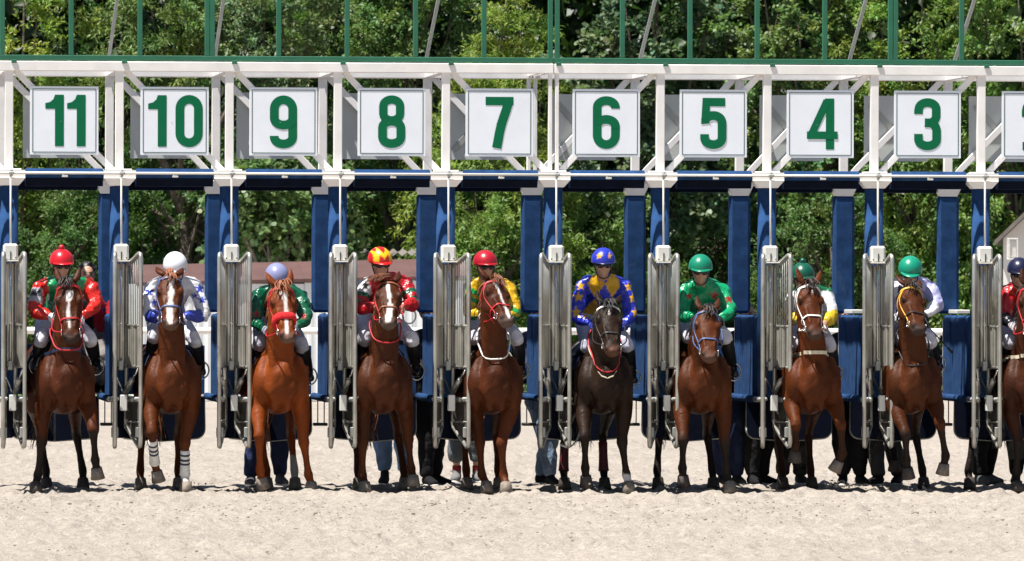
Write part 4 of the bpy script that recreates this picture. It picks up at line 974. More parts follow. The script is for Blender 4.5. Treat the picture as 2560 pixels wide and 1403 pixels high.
    for i in range(h.get('fore', 22)):
        b = H(-.045, rg.uniform(-.03, .03), -.02); e1 = b+nf*rg.uniform(.03, .06)+a*rg.uniform(.0, .04)+l*(tw*.6+rg.normal()*.02)-a*abs(tw)*.25
        e2 = e1+a*rg.uniform(.04, .11)*(1-abs(tw)*3)+l*(tw+rg.normal()*.03)+nf*rg.uniform(-.01, .03); e3 = e2+a*rg.uniform(.03, .07)*(1-abs(tw)*5)+l*(tw*.7+rg.normal()*.03)
        S.append(([b, e1, e2, e3], .007))
    hair('forelock', S, 1)
    S = []; ms = h.get('mane', -1)
    for i in range(46):
        t = i/45; c0 = lerp(H(-.03, 0, -.10), W(0, .34, 1.62), t)+arr(0, .06*math.sin(t*3.1), .03*math.sin(t*3.1)); 
        hh = bvh.find_nearest(Vector(c0)); c0 = np.array(hh[0]) if hh[0] is not None else c0
        e1 = c0+lat*ms*rg.uniform(.02, .05)+arr(0, .01, .03); e2 = e1+lat*ms*rg.uniform(.04, .08)+arr(0, -.02, -rg.uniform(.05, .1)); e3 = e2+lat*ms*rg.uniform(-.01, .04)+arr(0, -.01, -rg.uniform(.04, .1))
        S.append(([c0, e1, e2, e3], .010))
    hair('mane', S, 2)
    S = []; tx = h.get('tail', 0.0)
    for i in range(64):
        b = W(rg.normal()*.02, 1.64, 1.30); e1 = W(rg.normal()*.03+tx*.3, 1.74+rg.normal()*.02, 1.12); e2 = W(rg.normal()*.045+tx*.7, 1.76+rg.normal()*.04, .80); e3 = W(rg.normal()*.055+tx, 1.72+rg.normal()*.05, rg.uniform(.38, .62))
        S.append(([b, e1, e2, e3], .012))
    hair('tail', S, 3)
    # tack: bridle
    bc = strap(h['bridle']); B = np.array([a, l, nf])
    def hring(t, off=.008, o=None): 
        c = H(t, 0, -.09 if t > .3 else -.11); return ray_ring(bvh, c, a, n=28, R=.35, off=off, ref=l)
    bnd = strap(h.get('brow', h['bridle']))
    br = G(); pts = ray_ring(bvh, H(.045, 0, -.10), norm(a+nf*.10), n=28, R=.3, off=.007, ref=l, a0=10, a1=170); flat_strap(br, pts, .018, .006, a, False)
    bo = sub('bridle', br, bnd, False)
    nb_ = G(); pts = hring(h.get('nose', .37)); nw = .075 if h.get('fleece') else .015
    if h.get('fleece'): ring(nb_, pts, .022, 8, .040)
    elif len(pts) > 5: flat_strap(nb_, pts, nw, .006, a)
    sub('noseband', nb_, strap('fleece' if h.get('fleece') else h.get('nosecol', h['bridle'])), bool(h.get('fleece')), bo)
    for s in (-1, 1):
        cp = []
        for t, o in ((.05, -.05), (.12, -.085), (.20, -.10), (.30, -.095), (.40, -.08), (.485, -.075)):
            c = H(t, 0, o); hh = bvh.ray_cast(Vector(c+l*s*.3), Vector(-l*s), .3)
            cp.append((np.array(hh[0]) if hh[0] is not None else c+l*s*.07)+l*s*.006)
        sub('cheek_strap', tube(G(), cp, .0056, .004, side=a, n=6, k=2), bc, True, bo)
        bit = cp[-1]+l*s*.006; gg = G(); ring(gg, [bit+(a*math.cos(q_)+nf*math.sin(q_))*.032 for q_ in np.linspace(0, 6.28, 14, endpoint=False)], .006, 6); sub('bit_ring', gg, MT['chrome'], True, bo)
    th_ = ray_ring(bvh, H(.12, 0, -.13), norm(a*.75+nf*.65), n=28, R=.35, off=.006, ref=l)
    sub('throat_strap', strap_loop(G(), th_, .007), bc, True, bo)
    # neck rings and breast bands
    for (kind, colr, u, drop) in h.get('bands', ()):
        if kind == 'ring':      # strap hanging round the neck
            c = lerp(n1, ne, u); nm = norm(norm(ne-n1)*.75+arr(0, -drop, drop*.8)); pts = ray_ring(bvh, c, nm, n=40, R=.6, off=.030, ref=lat); pts = (np.roll(pts, 1, 0)+pts+np.roll(pts, -1, 0))/3
            sub('neck_strap', strap_loop(G(), pts, .0078), strap(colr))
        else:                   # band across the breast
            c = W(0, .25, u+dz); pts = ray_ring(bvh, c, norm(arr(0, drop, 1)), n=40, R=.9, off=.008, ref=lat, a0=180, a1=360); 
            if len(pts) > 5: sub('breast_band', flat_strap(G(), pts, .035, .007, arr(0, 0, 1), False), strap(colr), False)
    # saddle cloth and saddle laid over the back
    def drape(name, y0, y1, wd, off, m, parent=None, n=9, mth=13):
        gg = G(); V = []
        for layer in (0, 1):
            for i in range(n):
                y = y0+(y1-y0)*i/(n-1)
                for j in range(mth):
                    ph = math.radians(-wd+2*wd*j/(mth-1)); d = lat*math.sin(ph)+arr(0, 0, math.cos(ph)); c = W(0, y, 1.15)
                    hh = bvh.ray_cast(Vector(c+d*.8), Vector(-d), .8); q_ = np.array(hh[0]) if hh[0] is not None else c+d*.33
                    V.append(q_+d*(off+(.014 if layer else 0)))
        F = []; N = n*mth
        for i in range(n-1):
            for j in range(mth-1):
                a_ = i*mth+j; F.append((a_, a_+mth, a_+mth+1, a_+1)); F.append((N+a_, N+a_+1, N+a_+mth+1, N+a_+mth))
        for i in range(n-1):
            for j in (0, mth-1): a_ = i*mth+j; F.append((a_, a_+mth, N+a_+mth, N+a_))
        for j in range(mth-1):
            for i in (0, n-1): a_ = i*mth+j; F.append((a_, a_+1, N+a_+1, N+a_))
        gg.add(V, F); return sub(name, gg, m, True, parent)
    sc_ = drape('saddle_cloth', .22, .95, 78, .006, strap(h.get('cloth', 'navy')))
    drape('saddle', .34, .86, 52, .024, strap('black'))
    HORSE[h['stall']] = dict(H=H, a=a, l=l, nf=nf, W=W, bvh=bvh, root=root, base=base, X0=X0, Y0=Y0, lat=lat)
    if h.get('boots'):
        for s, kn, fet, co, hd, hind in legs:
            key = ('fa', 'fb', 'ha', 'hb')[(0 if s < 0 else 1)+2*hind]
            if key in h['boots']:
                colr = h['boots'][key]; sub('leg_wrap', tube(G(), [lerp(kn, fet, .25), lerp(kn, fet, .55), lerp(kn, fet, .9), fet], [.046, .044, .050, .055], [.052, .050, .054, .056], side=lat, n=12, k=2), strap(colr))
                if colr == 'white':
                    for f_ in (.35, .5, .62): sub('wrap_stripe', tube(G(), [lerp(kn, fet, f_), lerp(kn, fet, f_+.05)], [.0485, .0485], [.0545, .0545], side=lat, n=12), strap('navy'))
HORSES = [
 dict(stall=11, label='bay horse with a thin white face stripe, red neck strap and striped breast band', cx=165, yaw=4, poll=(170, 700), muz=(178, 850), coat=BAY, blaze=(.08, .50, .022, .010), star=(.018,), py=.42,
      fa=('p', 104, 96, 90, 0.0), fb=('l', (233, 1075), (238, 1150), (244, 1192)), ha=(116, 0), hb=(208, 0), bridle='red', bands=(('ring', 'red', .30, .5), ('band', 'navy', 1.34, .12)), tail=-.05, cloth='black', toss=-.03, mane=-1, hy=-4),
 dict(stall=10, label='chestnut horse with a white blaze, grey blue noseband and white wraps on its forelegs', cx=432, poll=(426, 680), muz=(428, 812), coat=dict(CH, base=(0.1176, 0.0294, 0.0062)), blaze=(.03, .60, .030, .030), py=.34,
      fa=('l', (380, 1082), (387, 1158), (395, 1196)), fb=('p', 463, 464, 466, -.12), ha=(352, 0), hb=(447, 0), sock={'fb': .30}, boots={'fa': 'white', 'fb': 'white'}, bridle='blue', nosecol='blue', mane=1, ear=-.5, tail=-.09, cloth='navy', hy=2),
 dict(stall=9, label='bright chestnut horse with a white blaze and a fluffy red noseband', cx=702, poll=(706, 706), muz=(722, 846), coat=dict(CH, base=(0.2128, 0.0451, 0.0068), leg=(0.2128, 0.0470, 0.0074)), blaze=(.06, .56, .034, .020), py=.45,
      fa=('l', (648, 1090), (650, 1175), (656, 1212)), fb=('p', 760, 773, 779, -.05), ha=(668, 0), hb=(738, 0), sock={'hb': .26}, sockcol=(.4, .38, .36), bridle='red', fleece=True, nose=.34, tail=-.04, cloth='navy', hy=6, mane=-1),
 dict(stall=8, label='liver chestnut horse with a tossed forelock, broad white stripe and red neck ring', cx=962, poll=(972, 694), muz=(972, 806), coat=LIV, blaze=(.03, .60, .018, .030), py=.40, toss=-.075, fore=46,
      fa=('p', 908, 908, 913, -.05), fb=('p', 1021, 1030, 1034, .10, .06), ha=(897, 0), hb=(1012, 0, 1.2), bridle='red', brow='brown', nosecol='brown', bands=(('ring', 'red', .42, .6),), tail=.0, cloth='navy', hy=-2),
 dict(stall=7, label='red chestnut horse turning its head, with red and white bridle and white neck ring', cx=1238, poll=(1240, 692), muz=(1274, 800), coat=dict(LIV, base=(0.0986, 0.0245, 0.0062), leg=(0.0952, 0.0235, 0.0062)), blaze=(.02, .58, .018, .022), py=.38,
      fa=('p', 1200, 1207, 1217, .05), fb=('p', 1255, 1262, 1266, -.22), ha=(1168, 0), hb=(1248, 0), bridle='red', nosecol='red', bands=(('ring', 'white', .20, .7),), tail=-.02, cloth='white', hy=24, tilt=-8),
 dict(stall=6, label='almost black horse with a small white star and a red and cream neck strap', cx=1515, poll=(1523, 752), muz=(1534, 876), coat=BLK, blaze=(.04, .17, .026, .010), py=.52,
      fa=('l', (1462, 1092), (1463, 1170), (1465, 1208)), fb=('p', 1556, 1569, 1573, -.08), ha=(1412, 0), hb=(1512, 0), sock={'fb': .11}, boots={'ha': 'maroon', 'hb': 'maroon'}, bridle='black', brow='white', nosecol='black', bands=(('ring', 'red', .22, .7), ('ring', 'cream', .17, .75)), tail=.0, cloth='navy', hy=6),
 dict(stall=5, label='bay horse with a plain reddish face, low head and blue bridle', cx=1762, poll=(1770, 766), muz=(1776, 892), coat=dict(BAY, base=(0.1098, 0.0284, 0.0062), muz=(.10, .055, .04)), py=.55,
      fa=('l', (1708, 1100), (1706, 1170), (1708, 1206)), fb=('p', 1812, 1820, 1826, -.05), ha=(1646, 0), hb=(1784, 0), bridle='blue', nosecol='blue', tail=-.20, cloth='black', hy=4),
 dict(stall=4, label='bay horse with white bridle straps and a small white forehead mark', cx=2036, poll=(2026, 702), muz=(2042, 838), coat=dict(BAY, base=(0.1176, 0.0284, 0.0062), leg=(.04, .015, .008), muz=(.07, .045, .035)), blaze=(.07, .13, .013, .009), py=.40,
      fa=('l', (1990, 1062), (1988, 1108), (1986, 1145)), fb=('l', (2102, 1060), (2106, 1135), (2092, 1162)), ha=(1958, .0), hb=(2030, 0), bridle='white', nosecol='white', bands=(('band', 'cream', 1.33, .1),), tail=.0, cloth='white', hy=10),
 dict(stall=3, label='brown horse with yellow bridle straps and no face marking', cx=2288, poll=(2284, 708), muz=(2302, 822), coat=dict(BAY, base=(0.0952, 0.0255, 0.0062), muz=(.05, .035, .03)), py=.40,
      fa=('l', (2264, 1085), (2266, 1150), (2270, 1190)), fb=('l', (2350, 1058), (2364, 1140), (2356, 1180)), ha=(2238, .18, 1.45), hb=(2310, 0), bridle='yellow', nosecol='black', bands=(('ring', 'black', .15, .6),), tail=.0, cloth='white', hy=22),
 dict(stall=2, label='dark bay horse cut off by the right edge, with a cream breast band', cx=2578, poll=(2580, 706), muz=(2586, 846), coat=dict(BAY, base=(0.0672, 0.0186, 0.0056)), py=.42,
      fa=('p', 2546, 2545, 2544, .0), fb=('p', 2625, 2628, 2630, -.1), ha=(2425, 0, 1.2), hb=(2600, 0), bridle='red', bands=(('band', 'cream', 1.30, .1),), tail=.0, cloth='black'),
]
for h in HORSES: horse(h)
# ------------------------------------------------------------------ people
def hand(g, wrist, d, palm_n, s=1.0, curl=1.0):
    """palm, four unequal bent fingers and a thumb leaving the side of the palm"""
    d = norm(d); pn = norm(np.asarray(palm_n, float)-d*np.dot(palm_n, d)); sd = np.cross(d, pn)
    tube(g, [wrist-d*.02, wrist+d*.03, wrist+d*.085*s], [.026, .036, .040], [.02, .019, .016], side=sd, n=10, k=2)
    for i, (o, L) in enumerate(((-.030, .066), (-.010, .076), (.011, .071), (.030, .055))):
        b = wrist+d*.080*s+sd*o; k1 = b+d*L*.45-pn*.012*curl; k2 = k1+d*L*.18-pn*L*.42*curl; k3 = k2-d*L*.30*curl-pn*L*.15
        tube(g, [b, k1, k2, k3], [.0098, .0095, .009, .0075], n=7)
    b = wrist+d*.03+sd*-.034; tube(g, [b, b-sd*.022+d*.028-pn*.012, b-sd*.012+d*.060-pn*.028], [.013, .011, .009], n=7)
def person(J, name_loc, label, group, body, cloth, voxel=0.016, cat='person'):
    """J: joints in world space. body/cloth: dicts describing skin, hair and garments"""
    base = np.asarray(name_loc, float); fac = norm(J['fac']); up = arr(0, 0, 1); lt = norm(np.cross(up, -fac)) if False else norm(np.cross(fac, up))*-1
    if np.dot(lt, J['shr']-J['shl']) < 0: lt = -lt
    pel, che, hea = J['pel'], J['che'], J['hea']; hf = norm(J.get('look', fac)); hl_ = lt-hf*np.dot(lt, hf); hl_ = norm(hl_); hu = np.cross(hl_, hf); hu = hu*np.sign(hu[2])
    A = np.array([hl_, hf, hu]); mid = lerp(pel, che, .5)+(-fac)*J.get('hunch', .03); nk = hea-hu*.10-hf*.02; sp = norm(che-pel)
    sl = lerp(che, nk, .45)
    slt = norm(J['shr']-J['shl'])
    def torso(g, k, o, end=True):
        tube(g, [pel-sp*.10, pel, mid, che, lerp(che, sl, .8)], [.125*k+o, .150*k+o, .132*k+o, .158*k+o, .10*k+o], [.095*k+o, .11*k+o, .098*k+o, .112*k+o, .07*k+o], side=slt, n=18, k=3)
        tube(g, [J['shl'], lerp(J['shl'], J['shr'], .5)+sp*.03, J['shr']], [.055*k+o, .075*k+o, .055*k+o], n=10, k=3)
    def arm(g, s, k, o, to=1.0):
        a, b, c = J['sh'+s], J['el'+s], J['ha'+s]; c = lerp(b, c, to)
        tube(g, [a, lerp(a, b, .5), b], [.056*k+o, .052*k+o, .043*k+o], n=12, k=3); tube(g, [b, lerp(b, c, .35), c], [.043*k+o, .043*k+o, .028*k+o*.8], n=12, k=3)
    def leg(g, s, k, o, lo=0, hi=2.0):
        a, b, c = J['hi'+s], J['kn'+s], J['an'+s]
        if lo < 1: tube(g, [a, lerp(a, b, .5), b], [.088*k+o, .078*k+o, .058*k+o], n=12, k=3)
        if hi > 1:
            e = lerp(b, c, hi-1); tube(g, [lerp(b, c, max(lo-1, 0)), lerp(b, c, max(lo-1, 0)*.7+.3*(hi-1)), e], [.056*k+o, .058*k+o, (.058+(.036-.058)*(hi-1))*k+o], n=12, k=3)
    def foot(g, s, k, o):
        c = J['an'+s]; t = norm(J.get('toe'+s, fac)); sd = norm(np.cross(t, up))
        tube(g, [c-t*.05-up*.045, c+t*.03-up*.045, c+t*.11-up*.062, c+t*.18-up*.068], [.036*k+o, .042*k+o, .046*k+o, .034*k+o], [.042*k+o, .046*k+o, .034*k+o, .022*k+o], side=sd, n=12, k=2)
        tube(g, [c+up*.04, c-up*.04], .04*k+o, n=10)
    g = G()
    ell(g, hea, (.074, .094, .112), A, 16, 12); ell(g, hea+hf*.028-hu*.062, (.054, .058, .062), A); ell(g, hea+hf*.082-hu*.098, (.022, .018, .016), A)
    ell(g, hea+hf*.098-hu*.022, (.014, .024, .016), A); ell(g, hea+hf*.090-hu*.004, (.010, .016, .030), A); ell(g, hea+hf*.078+hu*.030, (.055, .018, .013), A); ell(g, hea+hf*.087-hu*.062, (.024, .012, .009), A)
    for s in (-1, 1): ell(g, hea+hl_*.076*s-hf*.005-hu*.01, (.012, .020, .032), A); ell(g, hea+hl_*.042*s+hf*.068-hu*.03, (.022, .018, .016), A)
    tube(g, [lerp(che, nk, .2), nk, hea-hu*.05-hf*.015], [.07, .054, .055], n=12, k=2)
    torso(g, .92, 0)
    for s in 'lr': arm(g, s, .9, 0); leg(g, s, .92, 0)
    for s in 'lr': foot(g, s, .85, 0)
    me = remesh(g, voxel, 3)
    hg = G()
    for s in 'lr':
        d = J['ha'+s]-J['el'+s]; hand(hg, J['ha'+s], J.get('hd'+s, d), J.get('hn'+s, arr(0, -.2, 1)))
    me = join(me, hg); v = getv(me); setv(me, v-base)
    root = link('person', me, body.get('mat', MT['skin']), None, base); tag(root, label, cat, group)
    def sub(name, gg, m, parent=None, smooth=True, col=None):
        m_ = mesh_of(gg, name, smooth, base) if isinstance(gg, G) else gg
        if col is not None and 'Col' not in m_.color_attributes: setcol(m_, col)
        return link(name, m_, m, parent or root)
    def garment(name, gg, m, colf, vox=.0145, it=3, puff=0.0, freq=9):
        m_ = remesh(gg, vox, it); v = getv(m_)
        if puff: 
            nn = normals(m_); w_ = vnoise(v*freq, 4)-.5+.5*(vnoise(v*freq*2.3, 5)-.5); v = v+nn*(w_*puff)[:, None]
        setcol(m_, colf(v) if callable(colf) else colf); setv(m_, v-base); return sub(name, m_, m)
    # eyes, brows, mouth
    for s in (-1, 1):
        sub('eye', ell(G(), hea+hl_*.032*s+hf*.083+hu*.008, (.014, .008, .007), A, 10, 6), MT['eye'])
        if cloth.get('brows', True): sub('eyebrow', ell(G(), hea+hl_*.034*s+hf*.090+hu*.030, (.022, .006, .005), A, 8, 5), MT['leather'])
    K = cloth
    if K['kind'] == 'jockey':
        gg = G(); torso(gg, 1.06, .012)
        for s in 'lr': arm(gg, s, 1.22, .012, .97)
        tube(gg, [lerp(che, nk, .3), lerp(che, nk, .9)], [.085, .068], n=12)
        garment('silks', gg, MT['silk'], K['silk'], puff=.032, freq=12)
        gg = G(); tube(gg, [pel-sp*.10, pel, lerp(pel, mid, .6)], [.145, .165, .150], [.115, .128, .115], side=slt, n=16, k=3)
        for s in 'lr': leg(gg, s, 1.06, .008, 0, 1.35)
        garment('breeches', gg, MT['cloth'], K.get('breech', (.70, .69, .76)), .0175, puff=.010)
        for s in 'lr':
            gg = G(); leg(gg, s, 1.08, .008, 1.12, 2.0); foot(gg, s, 1.0, .004); sub('boot', remesh_sub(gg, base), MT['leather'])
            gg = G(); c = J['an'+s]; t = norm(J.get('toe'+s, fac)); b_ = c+t*.07-up*.115
            ring(gg, [b_+lt*.075*math.cos(q)+up*(.075+.085*math.sin(q)) for q in np.linspace(0, 6.28, 18, endpoint=False)], .008, 6); sub('stirrup', gg, MT['chrome'])
        # helmet
        hc = hea+hu*.046-hf*.005; R = (.119, .140, .126); V = []; F = []; n, m = 48, 20
        for lay, q in ((0, 1.0), (1, .93)):
            for i in range(m):
                ph = (math.pi/2+.16)*(i+1)/m
                for j in range(n):
                    th = 2*math.pi*j/n; back = .10*max(0, -math.sin(th))
                    p2 = min(ph*(1+back*.6), 1.95)
                    V.append(hc+hl_*R[0]*q*math.sin(p2)*math.cos(th)+hf*R[1]*q*math.sin(p2)*math.sin(th)+hu*R[2]*q*math.cos(p2))
            V.append(hc+hu*R[2]*q)
        N = n*m+1
        for lay in (0, 1):
            for i in range(m-1):
                for j in range(n): q4 = (lay*N+i*n+j, lay*N+(i+1)*n+j, lay*N+(i+1)*n+(j+1) % n, lay*N+i*n+(j+1) % n); F.append(q4 if lay == 0 else q4[::-1])
            for j in range(n): t3 = (lay*N+n*m, lay*N+j, lay*N+(j+1) % n); F.append(t3 if lay == 0 else t3[::-1])
        for j in range(n): F.append(((m-1)*n+j, N+(m-1)*n+j, N+(m-1)*n+(j+1) % n, (m-1)*n+(j+1) % n))
        gg = G(); gg.add(V, F); m_ = mesh_of(gg, 'helmet', True, base); vv = gg.verts()-hc; loc = np.column_stack([vv@hl_/R[0], vv@hf/R[1], vv@hu/R[2]])
        hc_ = K['helmet'](loc) if callable(K['helmet']) else np.tile(np.array(K['helmet']), (len(vv), 1)); setcol(m_, hc_)
        he = sub('helmet', m_, MT['shell'])
        gg = G(); V = []
        for q in np.linspace(-1, 1, 13):
            th = math.pi/2+q*.95; ph = math.pi/2-.02
            a_ = hc+hl_*R[0]*1.01*math.sin(ph)*math.cos(th)+hf*R[1]*1.01*math.sin(ph)*math.sin(th)+hu*R[2]*math.cos(ph)
            b_ = a_+hf*.050*math.cos(q*1.3)-hu*.012
            V += [a_, b_, b_-hu*.006, a_-hu*.008]
        F = [(4*i+j, 4*i+4+j, 4*i+4+(j+1) % 4, 4*i+(j+1) % 4) for i in range(12) for j in range(4)]; gg.add(V, F)
        sub('peak', gg, MT['shell'], he, True, np.array(K.get('peak', K['helmet'] if not callable(K['helmet']) else (.3, .02, .02))))
        if K.get('knob') is not None: sub('pompom', ell(G(), hc+hu*(R[2]+.012), (.030, .030, .028), A), MT['shell'], he, True, np.array(K['knob']))
        gg = G()
        for s in (-1, 1): ell(gg, hea+hl_*.034*s+hf*.087+hu*.006, (.040, .020, .024), A)
        go = sub('goggles', gg, MT['lens']); sub('goggle_strap', ring(G(), [hea+hl_*.083*math.cos(q)+hf*(.098*math.sin(q))+hu*.006 for q in np.linspace(0, 6.28, 20, endpoint=False)], .004, 6, .010), MT['leather'], go)
        sub('chin_strap', tube(G(), [hea+hl_*.085+hu*.0, hea+hl_*.062-hu*.09+hf*.04, hea-hu*.125+hf*.075, hea-hl_*.062-hu*.09+hf*.04, hea-hl_*.085], .006, n=6, k=3), MT['leather'], he)
        if K.get('glove') is not None:
            for s in 'lr':
                gg = G(); hand(gg, J['ha'+s], J.get('hd'+s, J['ha'+s]-J['el'+s]), J.get('hn'+s, arr(0, -.2, 1)), 1.03); gv = gg.verts()
                c_ = J['ha'+s]; gg.v = [c_+(x-c_)*1.0 for x in gg.v]; m_ = mesh_of(gg, 'glove', True, base); nn = normals(m_); setv(m_, getv(m_)+nn*.004); setcol(m_, np.array(K['glove'])); sub('glove', m_, MT['cloth'])
    else:
        gg = G(); torso(gg, 1.06, .016)
        for s in 'lr': arm(gg, s, 1.2, .016, K.get('sleeve', .95))
        garment('shirt', gg, MT['cloth'], K['shirt'], .020, puff=.02)
        gg = G(); tube(gg, [pel-sp*.10, pel, lerp(pel, mid, .6)], [.15, .17, .155], [.12, .13, .118], side=slt, n=16, k=3)
        for s in 'lr': leg(gg, s, 1.22, .022, 0, K.get('hem', 1.97))
        garment('trousers', gg, MT['denim'], K['trouser'], .0175, puff=.030, freq=7)
        for s in 'lr':
            gg = G(); foot(gg, s, 1.0, .008); m_ = remesh_sub(gg, base); setcol(m_, np.array(K['shoe'])); sh_ = sub('shoe', m_, MT['cloth'])
            c = J['an'+s]; t = norm(J.get('toe'+s, fac)); sd = norm(np.cross(t, up))
            gs = G(); tube(gs, [c-t*.06-up*.088, c+t*.05-up*.090, c+t*.19-up*.090], [.040, .050, .036], [.014, .012, .012], side=sd, n=10, k=2); sub('sole', gs, MT['cover'] if K.get('whitesole', True) else MT['dark'], sh_)
            if K.get('sock') is not None:
                gs = G(); tube(gs, [c+up*.0, c+up*.07], [.046, .046], n=12); sub('sock', gs, MT['cloth'], None, True, np.array(K['sock']))
        gg = G(); ell(gg, hea+hu*.042-hf*.034, (.084, .094, .100), A, 16, 10)
        for q in range(26):
            th = RNG.uniform(0, 6.28); z_ = RNG.uniform(.1, 1); r_ = math.sqrt(1-z_*z_)
            if math.sin(th) > .3 and z_ < .7: continue
            ell(gg, hea+hl_*.085*r_*math.cos(th)+hf*(.098*r_*math.sin(th)-.018)+hu*(.03+.104*z_), (.020, .020, .018), A, 6, 5)
        m_ = remesh_sub(gg, base, .012, 1); setcol(m_, np.array(K.get('hair', (.012, .009, .008)))); sub('hair', m_, MT['hair'])
    return root
def remesh_sub(gg, base, vox=.015, it=3):
    m_ = remesh(gg, vox, it); setv(m_, getv(m_)-base); return m_
# ---- silks patterns: p = points, reg = 0 torso / 1 arms, t = place along the arm (0 shoulder, 1 elbow, 2 wrist)
def regions(J, p):
    def seg(a, b):
        d = b-a; u = np.clip((p-a)@d/np.dot(d, d), 0, 1); return np.linalg.norm(p-(a+u[:, None]*d), axis=1), u
    best = np.full(len(p), 9.0); t = np.zeros(len(p)); side = np.zeros(len(p))
    for s, k in ((-1, 'l'), (1, 'r')):
        for (a, b, o) in ((J['sh'+k], J['el'+k], 0), (J['el'+k], J['ha'+k], 1)):
            d, u = seg(a, b); m = d < best; best = np.where(m, d, best); t = np.where(m, u+o, t); side = np.where(m, s, side)
    dt, _ = seg(J['pel'], lerp(J['che'], J['hea'], .25)); 
    reg = (best*2.0 < dt*1.05).astype(float)
    return reg, t, side
def star(u, v, r):
    a = np.arctan2(u, v); d = np.hypot(u, v); k = 2*math.pi/5; q = np.abs((a % k)-k/2)
    return d < r*(.42+.58*np.clip(q/(k/2), 0, 1)**1.6)
def paint(J, fn):
    def f(p):
        reg, t, side = regions(J, p); c = lerp(J['shl'], J['shr'], .5); u, v = p[:, 0]-c[0], p[:, 2]-c[2]
        return fn(u, v, reg, t, side, p)
    return f
def base_col(p, c): return np.tile(np.array(c, float), (len(p), 1))
GRN, RED, WHT, BLU, YLW, DKG = (.006, .26, .09), (.55, .018, .012), (.72, .72, .76), (.035, .06, .40), (.62, .34, .008), (.004, .105, .05)
def s11(u, v, r, t, s, p):
    c = base_col(p, GRN); c[r > .5] = RED; c[(r > .5) & (s < 0) & (t < .75) & (t > .25)] = (.42, .42, .45); c[(r > .5) & (s < 0) & (t > .3) & (t < .55)] = (.05, .05, .06); c[(r > .5) & (s < 0) & (u > -.235) & (t < .9)] = RED; return c
def s10(u, v, r, t, s, p):
    c = base_col(p, WHT); c[(r > .5) & (t > 1.2)] = BLU
    for sx, sz, rr in ((-.24, -.06, .05), (-.20, -.17, .045), (.25, -.03, .055), (.27, -.14, .05), (.20, -.10, .035)): c[star(u-sx, v-sz, rr) & (r > .5)] = BLU
    return c
def s9(u, v, r, t, s, p):
    c = base_col(p, DKG)
    for sx, sz, rr in ((-.125, -.12, .055), (.13, -.13, .05), (.22, -.22, .04), (-.24, -.2, .045)): c[star(u-sx, v-sz, rr)] = (.30, .012, .012)
    return c
def s8(u, v, r, t, s, p):
    c = base_col(p, (.42, .008, .012)); c[(r > .5) & (((t > .45) & (t < .62)) | ((t > .78) & (t < .95)))] = (.004, .10, .05)
    m = (s < 0) & (r > .5) & (t < .45); c[m] = (.62, .62, .62); c[m & star(u+.2, v+.03, .05)] = (.02, .02, .02); return c
def s7(u, v, r, t, s, p):
    c = base_col(p, (.60, .36, .01)); b = v+.45*u; c[(b > -.16) & (b < -.11)] = (.01, .27, .05); c[(b > -.24) & (b < -.195)] = (.01, .27, .05); c[v < -.30] = (.01, .13, .05); return c
def s6(u, v, r, t, s, p):
    c = base_col(p, (.020, .035, .46)); d = (np.floor(u/.085+v/.14)+np.floor(u/.085-v/.14)) % 2
    A_ = np.abs((u/.17+v/.28) % 1-.5)+np.abs((u/.17-v/.28) % 1-.5)
    c[(r < .5) & ((np.floor(u/.17+v/.28)+np.floor(u/.17-v/.28)) % 2 == 0)] = YLW
    for sx, sz, rr in ((-.235, -.02, .05), (-.26, -.13, .055), (-.29, -.28, .06), (.24, -.03, .05), (.28, -.14, .055), (.30, -.28, .055), (-.2, -.3, .045)): c[star(u-sx, v-sz, rr) & (r > .5)] = YLW
    return c
def s5(u, v, r, t, s, p):
    c = base_col(p, (.004, .30, .12))
    for sx, sz, rr in ((-.145, -.085, .04), (.105, -.075, .05), (.24, -.11, .045)): c[star(u-sx, v-sz, rr)] = (.34, .012, .015)
    return c
def s4(u, v, r, t, s, p):
    c = base_col(p, (.66, .66, .72)); c[(r > .5) & (t > .9)] = (.62, .45, .02); c[v > .02] = (.01, .13, .05); return c
def s3(u, v, r, t, s, p):
    c = base_col(p, (.40, .40, .66)); c[(r > .5) & (t > 1.25)] = (.74, .74, .80); c[(u < -.05) & (v > -.12)] = (.7, .7, .76); c[star(u+.13, v+.03, .06)] = (.012, .012, .03); return c
def s2(u, v, r, t, s, p):
    c = base_col(p, (.45, .012, .012)); c[(r > .5) & (t > 1.0)] = (.012, .012, .02); c[(np.abs(u+.08) < .025)] = (.35, .10, .05); return c
def hstars(q):
    c = np.tile(np.array((.020, .035, .42)), (len(q), 1)); 
    for sx, sz in ((-.45, .45), (.42, .48), (0, -.9), (.0, 1.2)): c[star(q[:, 0]-sx, q[:, 2]-sz, .26) & (q[:, 1] > 0)] = YLW
    return c
def hm(q):
    c = np.tile(np.array((.55, .012, .012)), (len(q), 1)); x, z = q[:, 0], q[:, 2]
    m = (np.abs(np.abs(x+.0)-(.62-.55*np.abs(z-.5)*0-.0)) < .17) & (z < .75); m |= (np.abs(z-(.78-1.0*np.abs(np.abs(x)-.32))) < .20) & (np.abs(x) < .72)
    c[m & (q[:, 1] > -.3)] = (.75, .48, .01); return c
